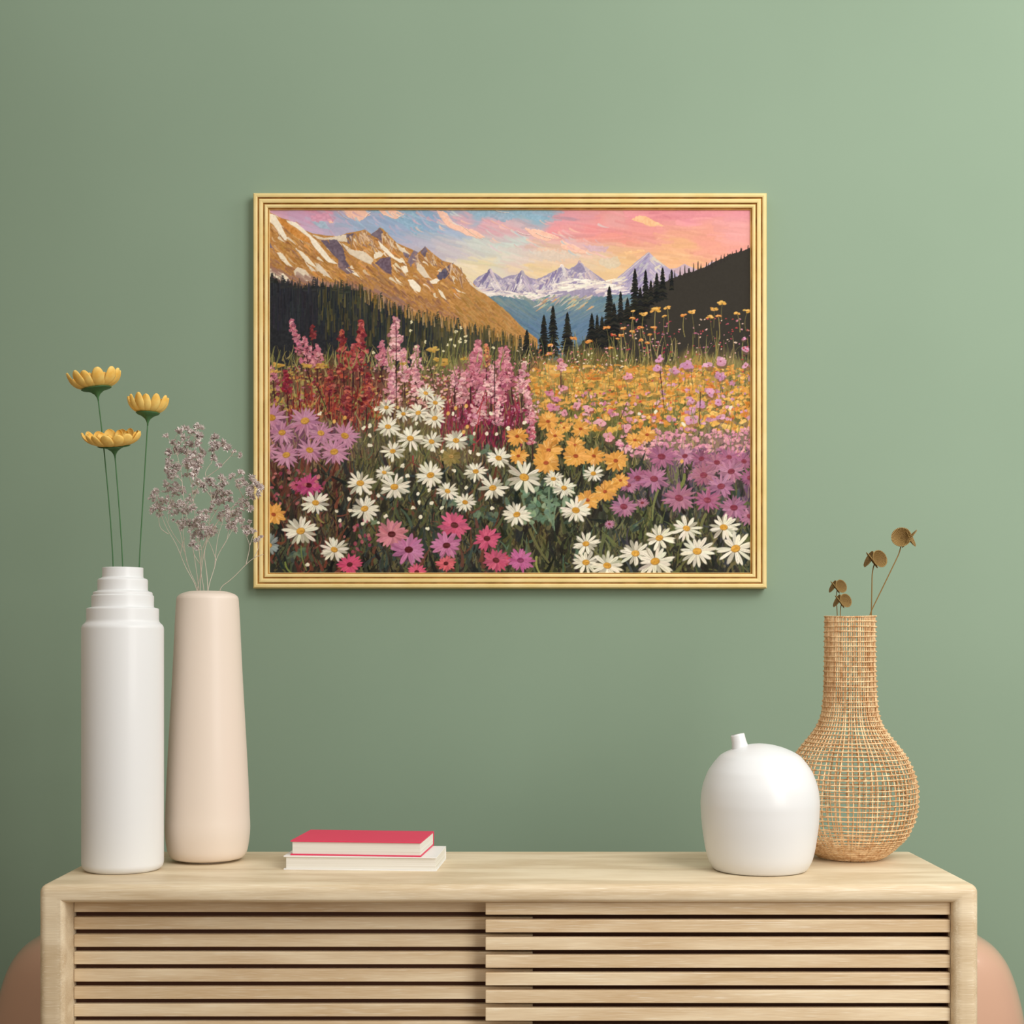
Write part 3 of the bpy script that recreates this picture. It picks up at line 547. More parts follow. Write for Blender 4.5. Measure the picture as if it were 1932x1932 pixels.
    for (x, y, r) in ((817, 660, 10), (838, 684, 13), (825, 678, 7), (528, 688, 10), (610, 690, 10), (580, 690, 9), (762, 686, 6), (520, 700, 6), (876, 676, 6)):
        for k in range(12): ell(x+R.uniform(-r, r), y+R.uniform(-.45, .45)*r, r*.4, r*.2, R.uniform(-.3, .3), vary((206, 158, 66), 14), .9)
    for i in range(46):
        x = R.uniform(506, 1000); y = R.uniform(680, 700); L = R.uniform(16, 44); stroke(x, y, x+R.normal(2, 7), y-L, 1.4, .4, vary(pick([(130, 130, 66), (150, 144, 80)]), 8), R.uniform(-4, 4), .9)
    # ---------------- lower leaves ----------------
    for i in range(170):
        x = R.uniform(506, 1418); y = R.uniform(900, 1085); L = R.uniform(16, 44); a = R.normal(0, .35)
        stroke(x, y, x+L*math.sin(a), y-L*math.cos(a), R.uniform(4, 9), 1.5, vary(pick([(34, 34, 28), (42, 40, 34), (52, 48, 40), (30, 34, 36)]), 5), R.uniform(-5, 5), .75, .03, 2.)
    for i in range(900):
        x = R.uniform(506, 1418); y = R.uniform(880, 1085); L = R.uniform(14, 46); a = R.normal(0, .5)
        if x < 640: cs = [(104, 50, 40), (60, 44, 36), (76, 86, 60), (40, 52, 52), (130, 66, 50)]
        elif x < 950: cs = [(74, 78, 48), (96, 98, 58), (50, 58, 50), (108, 60, 44), (60, 74, 70), (30, 30, 28)]
        elif x < 1120: cs = [(70, 78, 44), (92, 92, 54), (44, 48, 36), (90, 120, 96), (32, 34, 26)]
        else: cs = [(86, 94, 50), (64, 72, 40), (108, 112, 64), (44, 50, 42), (60, 66, 72), (40, 38, 34)]
        stroke(x, y, x+L*math.sin(a), y-L*math.cos(a), R.uniform(1.5, 4.2), .5, vary(pick(cs), 7), R.uniform(-6, 6), .85)
    for i in range(90):   # sage foliage in the middle
        x = R.normal(1022, 26); y = R.uniform(905, 985); a = R.rand()*6.28; ell(x, y, R.uniform(5, 9), R.uniform(3, 5), a, vary(pick([(110, 142, 112), (92, 124, 100), (134, 160, 126), (64, 84, 66)]), 8), .9, .06, .4)
    for (x, y) in ((846, 945), (860, 950), (905, 972), (930, 975), (700, 980), (560, 1050), (572, 1040), (1190, 1000), (885, 830), (918, 850)):
        for k in range(6): ell(x+R.uniform(-9, 9), y+R.uniform(-7, 7), R.uniform(5, 9), R.uniform(2.5, 4), R.rand()*3, vary(pick([(94, 116, 92), (70, 92, 84), (112, 130, 100)]), 8), .85, .06, .4)
    for (a, b, c, d, w, cl) in ((1120, 860, 1112, 910, 1.6, (84, 94, 44)), (985, 935, 1012, 1005, 2.2, (104, 128, 96)), (1000, 1000, 1035, 1060, 3, (112, 110, 64)), (1036, 920, 1042, 990, 2, (120, 148, 116)), (1050, 950, 1046, 1000, 1.5, (120, 148, 116)), (745, 945, 770, 1010, 2, (70, 84, 58)), (750, 940, 745, 1000, 1.8, (100, 104, 60)), (898, 915, 896, 960, 2, (110, 112, 66)),
                                (776, 990, 758, 960, 3, (70, 90, 70)), (810, 850, 795, 900, 1.6, (110, 116, 62)), (1075, 845, 1080, 890, 1.6, (70, 78, 36)), (600, 970, 612, 985, 2.4, (150, 140, 70)), (1240, 925, 1230, 980, 2.6, (122, 128, 70)), (1330, 970, 1320, 1010, 3, (110, 112, 60)), (1350, 1015, 1335, 1050, 2.4, (120, 108, 70)), (1386, 1060, 1370, 1082, 3, (110, 100, 60)), (1140, 1010, 1132, 1060, 4, (96, 104, 60)), (690, 985, 690, 1040, 2, (76, 86, 56)), (570, 1030, 580, 1075, 1.6, (110, 124, 60)), (630, 1060, 628, 1080, 3, (20, 20, 18)), (540, 1060, 552, 1080, 2, (132, 150, 66)), (1012, 1050, 1018, 1080, 2.4, (150, 156, 70)), (1280, 920, 1290, 895, 4, (122, 132, 60))):
        stroke(a, b, c, d, w, w*.6, cl, 3, .9)
    # ---------------- daisies ----------------
    def daisy(x, y, r, pc, cc, n=None, sq=.88, wd=.17, dark=None, cr=.26, gap=(40, 40, 30), tipk=-.25):
        n = n or R.randint(15, 20); a0 = R.rand()*6.28; tilt = R.uniform(-.3, .3)
        if dark: ell(x, y+r*.08, r*.8, r*.72*sq, tilt, dark, .5)
        for k in range(n):
            a = a0+k*6.283/n+R.normal(0, .09); L = r*R.uniform(.82, 1.16)
            ex, ey = math.cos(a)*L, math.sin(a)*L*sq
            m = .58; q = math.atan2(ey, ex); l2 = math.hypot(ex, ey)
            c = vary(pc if R.rand() < .8 else mix(pc, dark or (150, 130, 110), .3), 6)
            ell(x+ex*m, y+ey*m, l2*.44, r*wd*R.uniform(.8, 1.15), q, c, .97, .05, tipk)
            if R.rand() < .45: stroke(x+ex*.3, y+ey*.3, x+ex*.85, y+ey*.85, .35, .2, mix(pc, dark or (120, 100, 80), .5), 0, .7)
        ell(x, y, r*cr*1.12, r*cr*.86, tilt, mix(cc, (70, 40, 16), .35), .9); ell(x-.4, y-.6, r*cr, r*cr*.74, tilt, cc, 1, .08)
        for k in range(3): stroke(x+R.normal(0, r*.12), y+R.normal(0, r*.08), x+R.normal(0, r*.12), y+R.normal(0, r*.08), .5, .4, mix(cc, (120, 60, 20), .5), 0, .6)
    mv = (198, 132, 166)
    for (x, y, r) in ((514, 788, 30), (577, 794, 31), (506, 850, 22), (607, 817, 25), (534, 816, 26), (652, 822, 28), (586, 849, 26), (542, 858, 27), (632, 852, 29)):
        daisy(x, y, r, mv, (216, 156, 56), R.randint(19, 23), .92, .10, (112, 62, 96), .24, tipk=.45)
    for (x, y, r) in ((1291, 860, 20), (1322, 865, 20), (1351, 872, 22), (1374, 862, 20), (1402, 870, 20), (1247, 861, 28), (1202, 902, 24), (1326, 896, 26), (1378, 889, 25), (1413, 901, 20), (1233, 903, 28), (1185, 915, 18), (1359, 917, 27), (1333, 943, 26), (1413, 973, 22), (1280, 939, 30), (1176, 955, 26), (1383, 957, 27), (1149, 988, 10), (1211, 948, 12)):
        daisy(x, y, r, vary((178, 108, 142), 8), (142, 52, 76), R.randint(17, 22), .85, .115, (92, 54, 82), .24, tipk=.3)
    for (x, y, r) in ((1064, 807, 11), (1095, 809, 18), (1034, 795, 21), (1047, 822, 17), (976, 823, 20), (1197, 830, 17), (1220, 820, 18), (1085, 840, 19), (978, 860, 18), (1035, 849, 24), (1120, 860, 20), (1086, 860, 25), (1030, 873, 26), (1161, 869, 23), (1170, 906, 16), (1152, 917, 16), (1141, 927, 21), (1108, 943, 22), (518, 970, 23)):
        daisy(x, y, r, (238, 166, 70), (186, 78, 36), R.randint(15, 19), .86, .17, (160, 96, 34), .17, tipk=.1)
        for k in range(4):
            a = R.rand()*6.28; stroke(x+r*.4*math.cos(a), y+r*.35*math.sin(a), x+r*.8*math.cos(a+.1), y+r*.7*math.sin(a+.1), .5, .3, (255, 222, 150), 0, .8)
    daisy(852, 861, 18, (150, 128, 66), (176, 140, 70), 12, .9, .2, (90, 80, 44))
    daisy(509, 1028, 22, (146, 160, 160), (222, 160, 62), 16, 1., .11, (60, 70, 74))
    for (x, y, r, c, k) in ((561, 915, 12, (206, 84, 124), 0), (584, 915, 24, (196, 66, 126), 0), (842, 1062, 18, (226, 96, 110), 0), (950, 1054, 14, (222, 60, 86), 0), (787, 1078, 18, (222, 86, 120), 0), (661, 1064, 22, (222, 72, 116), 0), (740, 1007, 29, (212, 124, 140), 0), (772, 1036, 31, (194, 112, 162), 0),
                            (858, 990, 28, (220, 84, 126), 0), (843, 1028, 28, (200, 112, 160), 0), (919, 1015, 25, (214, 80, 120), 0), (936, 1056, 25, (216, 88, 124), 0), (982, 1056, 25, (200, 96, 156), 1)):
        daisy(x, y, r, c, (96, 30, 36) if not k else (150, 60, 110), R.randint(16, 21), .88, .14, mix(c, (60, 20, 40), .55), .23, tipk=.15)
    for i in range(60):
        x = R.uniform(640, 700) if R.rand() < .4 else R.uniform(506, 620); y = R.uniform(980, 1040) if x > 630 else R.uniform(880, 950); ell(x, y, R.uniform(2, 5), R.uniform(2, 4), R.rand()*3, vary(pick([(200, 84, 110), (180, 70, 100), (214, 120, 120)]), 10), .75)
    W_ = (238, 232, 212)
    for (x, y, r) in ((804, 742, 17), (822, 760, 18), (730, 769, 17), (762, 781, 16), (790, 779, 20), (821, 789, 21), (733, 805, 22), (775, 827, 25), (815, 833, 21), (861, 831, 23), (742, 851, 21), (941, 864, 23), (726, 891, 17), (681, 911, 27), (745, 918, 28), (813, 896, 27), (898, 889, 21), (930, 920, 26), (845, 926, 20),
                      (878, 947, 20), (689, 959, 27), (597, 948, 25), (569, 1001, 31), (632, 1036, 25), (989, 900, 34), (1044, 903, 18), (1064, 920, 21), (1119, 893, 19), (1086, 962, 28), (975, 970, 25), (1105, 1025, 24), (1243, 1014, 27), (1294, 996, 26), (1364, 994, 28),
                      (1105, 1060, 26), (1198, 1043, 29), (1145, 1066, 29), (1235, 1058, 33), (1314, 1039, 32), (1386, 1034, 34)):
        daisy(x, y, r, W_, (228, 164, 52), R.randint(15, 19), .86, .108, (70, 66, 46), .24, tipk=-.2)
    buds = [(687, 807), (700, 803), (700, 821), (699, 840), (711, 772), (786, 799), (817, 848), (856, 781), (927, 780), (937, 820), (959, 808), (893, 818), (918, 818), (834, 850), (887, 852), (903, 856), (857, 888), (770, 897), (810, 924), (789, 930), (792, 947), (780, 957), (815, 948), (699, 930), (715, 934), (660, 940), (662, 963), (636, 963),
            (728, 973), (714, 985), (685, 988), (643, 982), (794, 974), (834, 958), (880, 919), (929, 958), (807, 996), (760, 878), (990, 797), (959, 808), (1288, 800), (1377, 769), (605, 780), (1205, 782), (1235, 777), (582, 1064)]
    for (x, y) in buds:
        for k in range(4): ell(x+R.uniform(-2, 2), y+R.uniform(-2, 2), R.uniform(2, 3.6), R.uniform(1.8, 2.8), R.rand()*3, vary((236, 228, 202), 6), .97)
    for (x, y) in ((632, 795), (652, 788), (882, 805), (875, 815), (846, 780), (880, 766), (860, 770), (1285, 870)): ell(x, y, 3.2, 4, .3, (238, 180, 84), .95)
    # woven canvas and dragged bristles
    cv[:] += (grain*.012)[..., None]
    lum = cv.mean(2, keepdims=True); cv = (cv+(lum-cv)*.17)*np.array([1., .985, .955], np.float32)
    return np.clip(cv, 0, 1), ht+grain*.08
# ------------------------------------------------------------------ the setting
WY = 3.5
def slab(name, x0, x1, y0, y1, z0, z1, mat): return tag(boxes(name, [(x0, x1, y0, y1, z0, z1)], M[mat]), kind='structure')
slab('wall_back', -3.4, 3.4, WY, WY+.12, 0, 3.0, 'wall')
slab('left_shade_wall', -1.62, -1.5, -.8, WY, 0, 3.0, 'plaster')  # unseen wall added to darken the left of the back wall
slab('floor', -3.4, 3.4, -.8, WY+.12, -.1, 0, 'floor')

# ------------------------------------------------------------------ sideboard
DF, DB = 2.488, 2.888
sb = empty('sideboard', (0, DF+.2, 0), 'pale oak sideboard with rounded edges and two sliding slatted doors', 'sideboard')
def case():
    W, t, tt, zb = .8, .043, .032, .22
    z1 = TOP; y0, y1 = -.2, .2
    o = [(-W, zb), (W, zb), (W, z1), (-W, z1)]; i = [(-W+t, zb+.035), (W-t, zb+.035), (W-t, z1-tt), (-W+t, z1-tt)]
    V = [(x, y0, z) for x, z in o]+[(x, y1, z) for x, z in o]+[(x, y0, z) for x, z in i]+[(x, y1-.012, z) for x, z in i]
    Fc = []
    for k in range(4):
        j = (k+1) % 4
        Fc += [(k, j, 4+j, 4+k)[::1], (k, 8+k, 8+j, j), (8+k, 12+k, 12+j, 8+j)]
    Fc += [(4, 5, 6, 7), (12, 15, 14, 13)]
    ob = mesh_obj('case', V, Fc, M['oak'], sb, False)
    bm = bmesh.new(); bm.from_mesh(ob.data); bmesh.ops.recalc_face_normals(bm, faces=bm.faces)
    fr = [e for e in bm.edges if sum(1 for v in e.verts if abs(v.co.y-y0) < 1e-5) == 2 or (abs(e.verts[0].co.x) > W-1e-4 and abs(e.verts[1].co.x) > W-1e-4 and abs(e.verts[0].co.z-e.verts[1].co.z) < 1e-5 and abs(e.verts[0].co.y-e.verts[1].co.y) > .1)]
    fr = [e for e in fr if e.calc_face_angle(0) > .5]
    bmesh.ops.bevel(bm, geom=fr, offset=.0145, segments=6, profile=.5, affect='EDGES', clamp_overlap=True)
    for f in bm.faces: f.smooth = True
    bm.to_mesh(ob.data); bm.free(); sharp(ob, 40)
case()
rnd = random.Random(3)
def door(x0, x1, yf, zbot0, nm_label):
    V = []; Fc = []; off = []
    z = TOP+zbot0; zend = .262
    L = []
    while z > zend: L.append((x0, x1, yf, yf+.014, z, z+.0216)); z -= .03028
    o = boxes('slatted_door', L, M['oak_slat'], sb, .0011, seg=2)
    o.data.polygons.foreach_set('use_smooth', [False]*len(o.data.polygons))
    a = o.data.attributes.new('plank', 'FLOAT_VECTOR', 'FACE'); vals = []
    for k in range(len(L)):
        v = (rnd.uniform(0, 9), rnd.uniform(0, 9), rnd.uniform(0, 9)); vals += list(v)*6
    a.data.foreach_set('vector', vals)
    if nm_label: o['label'] = nm_label
    return o
door(-.7565, .0415, 2.546-DF-.2, -.0570, 'rear left door of horizontal oak slats')
door(-.040, .7565, 2.508-DF-.2, -.0547, 'front right door of horizontal oak slats')
tag(boxes('gap_shade_panel', [(-.7565, .7565, -.126, -.121, .256, .767), (.7545, .7568, -.1655, -.1265, .256, .7675)], M['dark_inside'], sb), 'added dark brown panel standing in for the shade behind the slats')  # added dark sheet and side liner, shade of the gaps as colour
for x in (-.7, .7):
    for y in (-.15, .15):
        V = []; Fc = []; tube([(x, y, .221), (x*1.03, y*1.1, 0)], [.022, .014], V, Fc, 20); mesh_obj('leg', V, Fc, M['oak'], sb)

# ------------------------------------------------------------------ rounded chairs behind the sideboard
def tub_chair(cx, label, s):
    cy = 3.2; r = empty('tub_chair', (cx, cy, 0), label, 'chair', None)
    prof = [(.16, .13), (.235, .135), (.27, .16), (.295, .22), (.308, .30), (.3095, .36), (.3065, .40), (.299, .443), (.285, .494), (.268, .532), (.243, .562), (.213, .581)]
    n = 120; V = []; Fc = []; prof = [(v.x, v.y) for v in spline([(a, b, 0) for a, b in prof], 4)]
    def rim(a):   # outward roll over the top then down inside to the seat
        return [(.18, .594), (.15, .598), (.125, .590), (.11, .57), (.105, .52), (.10, .44), (.10, .40)]
    full = prof+rim(0)
    for (rr, z) in full:
        for k in range(n):
            a = 2*math.pi*k/n; ca, sa = math.cos(a), math.sin(a); zz = z; q = (abs(ca)**3.2+abs(sa)**3.2)**(-1/3.2); cx_, sy_ = ca*q, sa*q
            if sa > .1 and z > .36: zz = .36+(z-.36)*(1-.72*min(1, (sa-.1)/.6))   # low front facing the wall
            V.append((rr*cx_, rr*sy_*.6, zz))
    for i in range(len(full)-1):
        for k in range(n):
            a, b = i*n+k, i*n+(k+1) % n; Fc.append((a, b, b+n, a+n))
    Fc.append(tuple(range(n))[::-1]); Fc.append(tuple(range((len(full)-1)*n, len(full)*n)))
    mesh_obj('shell', V, Fc, M['peach_seat'], r)
    lathe('seat_cushion', [(.02, .395), (.09, .395), (.098, .41), (.09, .43), (.04, .436)], M['peach_seat'], r, n=48)
    for a in (45, 135, 225, 315):
        q = math.radians(a); V = []; Fc = []; x, y = .15*math.cos(q), .11*math.sin(q)
        tube([(x, y, .135), (x*1.15, y*1.15, 0)], [.014, .01], V, Fc, 14); mesh_obj('leg', V, Fc, M['metal'], r)
tub_chair(-.80, 'rounded peach chair back behind the left end of the sideboard, in shade', -1)
tub_chair(.80, 'rounded glossy peach chair back behind the right end of the sideboard', 1)

# ------------------------------------------------------------------ framed painting
pf = empty('framed_painting', P(962, 1110, WY), 'large framed painting of a mountain flower meadow at sunset on the green wall', 'painting')
base = pf.location
def frame():
    D = 3.466; s = D/F
    x0, x1 = (477-CXP)*s-base.x, (1447.5-CXP)*s-base.x; z0, z1 = EYE-(1110-HZ)*s-base.z, EYE-(363-HZ)*s-base.z
    mm = .001; u = s   # widths measured across the rail
    prof = [(0, 0), (0, .028), (.8*u, .031), (2.5*u, .0335), (6*u, .0338), (8.6*u, .032), (9.6*u, .0285), (10.6*u, .0285), (11.5*u, .0308), (14*u, .0318), (17*u, .0312), (18.7*u, .0295), (19.6*u, .0262), (20.6*u, .0262),
            (21.5*u, .0284), (24*u, .0292), (26.2*u, .0282), (27.4*u, .0262), (28.2*u, .0235), (29.6*u, .0225), (30.2*u, .0205), (30.2*u, .010), (30.2*u, 0)]
    V = []; Fc = []; m = len(prof)
    for (cx, cz, sx, sz) in ((x0, z0, 1, 1), (x1, z0, -1, 1), (x1, z1, -1, -1), (x0, z1, 1, -1)):
        for d, h in prof: V.append((cx+sx*d, -h, cz+sz*d))
    for c in range(4):
        for k in range(m-1):
            a = c*m+k; b = ((c+1) % 4)*m+k; Fc.append((a, b, b+1, a+1))
    o = mesh_obj('frame', V, Fc, M['gold'], pf, False); o.data.materials.append(M['gold_groove'])
    for i, p in enumerate(o.data.polygons):
        if i % (m-1) in (5, 6, 7, 11, 12, 13, 17, 18): p.material_index = 1
    bm = bmesh.new(); bm.from_mesh(o.data); bmesh.ops.recalc_face_normals(bm, faces=bm.faces)
    bm.normal_update()
    bm.to_mesh(o.data); bm.free()
frame()
def canvas():
    cv, ht = paint_canvas()
    D = 3.482; s = D/F
    ys, xs = np.mgrid[0:PH, 0:PW]
    sc = 1.004
    X = ((xs+PX0-962)*sc+962-CXP)*s-base.x; Z = EYE-((ys+PY0-737.5)*sc+737.5-HZ)*s-base.z; Y = -(WY-D)-ht*.0007
    co = np.stack([X, Y, Z], -1).reshape(-1, 3).astype(np.float32)
    idx = np.arange(PH*PW).reshape(PH, PW)
    q = np.stack([idx[1:, :-1], idx[1:, 1:], idx[:-1, 1:], idx[:-1, :-1]], -1).reshape(-1, 4)
    me = bpy.data.meshes.new('canvas'); me.vertices.add(len(co)); me.vertices.foreach_set('co', co.ravel())
    me.loops.add(q.size); me.loops.foreach_set('vertex_index', q.ravel().astype(np.int32)); me.polygons.add(len(q))
    me.polygons.foreach_set('loop_start', np.arange(0, q.size, 4, dtype=np.int32)); me.update(calc_edges=True)
    me.polygons.foreach_set('use_smooth', np.ones(len(q), bool))
    a = me.color_attributes.new('paint', 'FLOAT_COLOR', 'POINT')
    c = np.where(cv <= .04045, cv/12.92, ((cv+.055)/1.055)**2.4)*PAINT_GAIN
    a.data.foreach_set('color', np.concatenate([c, np.ones((PH, PW, 1))], -1).astype(np.float32).ravel())
    m = new_mat('oil_paint', (128, 128, 128), .75, spec=.12); at = m.node_tree.nodes.new('ShaderNodeAttribute'); at.attribute_name = 'paint'
    m.node_tree.links.new(at.outputs['Color'], m.node_tree.nodes['Principled BSDF'].inputs['Base Color'])
    me.materials.append(m); o = bpy.data.objects.new('canvas', me); scene.collection.objects.link(o); o.parent = pf
    tag(o, 'oil painting of snowy peaks above daisies, lupins and golden flowers')
canvas()

# ------------------------------------------------------------------ books
def book(name, label, cx, cy, z, w, d, h, ang, cover, over):
    r = empty(name, (cx, cy, z), label, 'book'); r.rotation_euler.z = math.radians(ang)
    t = .0022
    # spine lies at the far long side, fore-edge towards the room
    cv = boxes('cover', [(-w/2, w/2, -d/2, d/2, 0, t), (-w/2, w/2, -d/2, d/2, h-t, h), (-w/2, w/2, d/2-t, d/2, t, h-t)], cover, r, .0004)
    pg = boxes('pages', [(-w/2+over, w/2-.0015, -d/2+.003, d/2-t-.0005, t, h-t)], M['pages'], r, .0004)
book('book', 'white book lying flat under the crimson one on the sideboard', -.264, 2.7195, TOP, .279, .150, .0255, -4.2, M['whitebook'], .004)
book('book', 'crimson covered book lying on top of the white book', -.270, 2.728, TOP+.0256, .240, .158, .0268, -5.6, M['red'], .003)

# ------------------------------------------------------------------ vases
def vz(py, D): return EYE-TOP-(py-HZ)*D/F
# tall stepped white vase
D1 = 2.661; s1 = D1/F
def y1(py): return vz(py, D1)
o = [(0.02, 0.0), (.0665, 0.0), (75.6*s1, .009), (75.7*s1, y1(1181)), (66.6*s1, y1(1173)), (66.6*s1, y1(1148)), (57.3*s1, y1(1146)), (57.3*s1, y1(1124)), (54.8*s1, y1(1123)), (54.8*s1, y1(1117.5)), (46.2*s1, y1(1115)), (46.2*s1, y1(1093)), (37.7*s1, y1(1090)), (37.7*s1, y1(1071)), (34.5*s1, y1(1071)), (34*s1, y1(1176)), (70*s1, y1(1190)), (70*s1, .012), (20*s1, .0118)]
prof = corner(o, [0, .006, .006, .007, .004, .0022, .0015, .0015, .001, .003, .002, .003, .002, .003, .0015, .002, .004, .004, 0])
va = empty('stepped_vase', ((231.7-CXP)*s1, D1, TOP), 'tall white cylindrical vase with stepped neck on the left of the sideboard', 'vase'); lathe('body', prof, M['white_satin'], va, n=128); sharp(va.children[0], 60)
# peach vase
D2 = 2.772; s2 = D2/F
pts = [(50, 1632), (52, 1628), (66, 1618), (73.5, 1606), (77, 1588), (79, 1570), (79.2, 1553), (78.4, 1537), (76, 1475), (70.8, 1376), (66, 1290), (62.2, 1213), (60, 1165), (58, 1134), (57.2, 1128.5), (55, 1124.6), (50, 1120.8), (40, 1117.2), (33, 1115.6), (30, 1116.8), (29, 1122), (30, 1140), (50, 1200), (66, 1400), (72, 1560), (60, 1605), (30, 1615)]
pp = [(.02, 0), (.046, 0), (.0485, .0035), (.0535, .0045)]+[(a*s2, max(vz(b, D2), .006)) for a, b in pts[2:]]
sp = spline([(a, b, 0) for a, b in pp[3:]], 4); pp = pp[:3]+[(v.x, v.y) for v in sp]
vb = empty('tapered_vase', ((391.7-CXP)*s2, D2, TOP), 'tall matte peach vase tapering upward, beside the white stepped vase', 'vase'); lathe('body', pp, M['peach'], vb, n=128)
# white pot with spout
D3 = 2.655; s3 = D3/F
pts = [(91, 1635.5), (96.6, 1622), (102, 1602), (106, 1578), (109, 1554), (110.6, 1530), (111, 1510), (107.3, 1483), (98.8, 1459), (92, 1447), (83, 1435), (71, 1423), (47, 1411.4), (24, 1405), (8, 1403), (1, 1402.8)]
pp = [(.03, 0), (.072, 0), (.079, .0008), (.0845, .0035)]+[(a*s3, vz(b, D3)) for a, b in pts[1:]]
sp = spline([(a, b, 0) for a, b in pp[2:]], 4); pp = pp[:2]+[(v.x, v.y) for v in sp]
vc = empty('spouted_pot', ((1433.7-CXP)*s3, D3, TOP), 'squat white glossy bottle vase with a small tilted spout', 'vase'); bd = lathe('body', pp, M['white_gloss'], vc, n=128)
bx = vc.location
def loc3(px, py): v = P(px, py, D3); return v-bx
a, b = loc3(1398.5, 1420), loc3(1391.3, 1385.5)
ax = (b-a).normalized(); V = []; Fc = []
path = [a, a+(b-a)*.35, a+(b-a)*.6, b-ax*.002, b, b, b-ax*.002, b-ax*.02]
tube(path[:5]+[b-ax*.0003+ax*.0004, b-ax*.003, b-ax*.018], [.0185, .0146, .0132, .0127, .0122, .0104, .0098, .0098], V, Fc, 40); sp_ = mesh_obj('spout', V, Fc, M['white_gloss'], vc)

# rattan vase
D4 = 2.80; s4 = D4/F
vr = empty('rattan_vase', ((1604-CXP)*s4, D4, TOP), 'woven rattan vase with slim neck and round open-weave belly', 'vase')
outl = [(46.5, 1163), (46.6, 1200), (47, 1250), (48.6, 1305), (50.6, 1330), (53, 1347), (60, 1367), (71.5, 1385), (86, 1403), (100.5, 1422), (112.5, 1445), (121, 1468.6), (124.2, 1492), (123.6, 1516), (120, 1537.6), (112.8, 1559), (102, 1578), (86.5, 1593.6), (72, 1606.7), (55.5, 1617.4), (42, 1622)]
R4 = spline([(a*s4, max(vz(b, D4), .003), 0) for a, b in outl], 10)
al = [0.]
for i in range(1, len(R4)): al.append(al[-1]+(R4[i]-R4[i-1]).length)
def rp(t):
    t = min(max(t, 0), al[-1]); i = int(np.searchsorted(al, t)); i = max(1, min(i, len(al)-1)); k = (t-al[i-1])/(al[i]-al[i-1]+1e-9)
    q = R4[i-1].lerp(R4[i], k); return q.x, q.y
def rattan():
    rr = random.Random(11); V = []; Fc = []; NR = 68
    ph = [2*math.pi*k/NR+rr.gauss(0, .010) for k in range(NR)]
    T = al[-1]; nt_ = 76
    for k in range(NR):
        dr = rr.gauss(0, .0004); w1 = rr.uniform(0, 6); th = rr.uniform(.00098, .00140)
        pts = []
        for i in range(nt_+1):
            r, z = rp(T*i/nt_); a = ph[k]+.008*math.sin(i*.23+w1)
            pts.append(((r+dr-.0008)*math.cos(a), (r+dr-.0008)*math.sin(a), z))
        tube(pts, th, V, Fc, 5)
    t = .0006; n = NR*2
    while t < T:
        r, z = rp(t); w1, w2 = rr.uniform(0, 6), rr.uniform(0, 6); th = rr.uniform(.00095, .00130); pts = []; rad = []
        for j in range(n):
            a = ph[(j//2) % NR]+(math.pi/NR if j % 2 else 0)
            q = r+(.0011 if j % 2 == 0 else .0002)+.0004*math.sin(3*a+w1)
            pts.append((q*math.cos(a), q*math.sin(a), z+.0006*math.sin(2*a+w2))); rad.append(th*(1.45 if j % 2 == 0 else .85))
        tube(pts, rad, V, Fc, 5, closed=True)
        zz = z; t += .0095 if zz > .06 else (.0095-.0064*min(1, (.06-zz)/.045))
    for i in range(9):   # coiled base
        r = .041*(1-i/9.)+.002; tube([(r*math.cos(2*math.pi*j/40), r*math.sin(2*math.pi*j/40), .0026) for j in range(40)], .0024, V, Fc, 6, closed=True)
    mesh_obj('woven_body', V, Fc, M['rattan'], vr)
rattan()

# ------------------------------------------------------------------ yellow flowers
def yellow(label, head, base, mid, tilt, R0, H0, rows, seed, rad=.0011):
    """head/base/mid are points; tilt is the lean of the bloom"""
    rr = random.Random(seed); r = empty('yellow_flower', base, label, 'flower', 'yellow flowers in the white vase')
    hp = head-base; rot = Euler(tilt).to_matrix()
    ax = rot @ Vector((0, 0, 1)); V = []; Fc = []
    ctrl = [Vector((0, 0, 0))]+[m-base for m in mid]+[hp-ax*.0175]
    tube(soft_path(ctrl), rad, V, Fc, 10); mesh_obj('stem', V, Fc, M['green_stem'], r)
    Rc = R0*.56
    prof = [(rad, -.022), (.0016, -.018), (.0026, -.0145), (.0055, -.0095), (.012, -.0045), (.019, -.0018), (Rc*.93, -.0004), (Rc, .0006), (Rc*.9, .0014), (.004, .0012)]
    c = lathe('calyx', prof, M['green_stem'], r, n=48); c.location = hp; c.rotation_euler = tilt
    protos = []
    for (n, sc, lift, a0) in rows:
        for k in range(n):
            a = a0+2*math.pi*k/n+rr.gauss(0, .06); jl = rr.uniform(.92, 1.08)
            V = []; Fc = []; NU, NV = 8, 18; wid = .0108*sc*R0/.048
            for j in range(NV+1):
                t = 1-(1-j/NV)**1.9
                rad_ = Rc*.62+(R0-Rc*.62)*sc*jl*(math.sin(t*1.45)/math.sin(1.45)) ; z = .001+H0*jl*sc*(t**1.75)*lift
                wv = wid*(.62+.38*math.sin(min(1, t*1.6)*math.pi/2))*(math.sqrt(max(0, 1-((t-.62)/.38)**2)) if t > .62 else 1)+.0002
                for i in range(NU+1):
                    u = i/NU*2-1; y = u*wv; cup = -.0024*(1-u*u)*math.sin(t*3.14)
                    tw = u*wv*.22
                    V.append((rad_-cup*.3-.0012*u*u*2+tw*.5, y, z+cup*.2+.001*u*u))
            for j in range(NV):
                for i in range(NU):
                    a_ = j*(NU+1)+i; Fc.append((a_, a_+1, a_+NU+2, a_+NU+1))
            p = mesh_obj('petal', V, Fc, M['petal'], r); md = p.modifiers.new('thick', 'SOLIDIFY'); md.thickness = .0007
            p.location = hp; p.rotation_euler = (rot @ Euler((0, 0, a)).to_matrix()).to_euler()
zb = TOP+.0135
def base_pt(px, D): v = P(px, 1219, D); c = va.location; return Vector((c.x+(v.x-c.x)*.9, v.y, zb))
D1b = 2.655
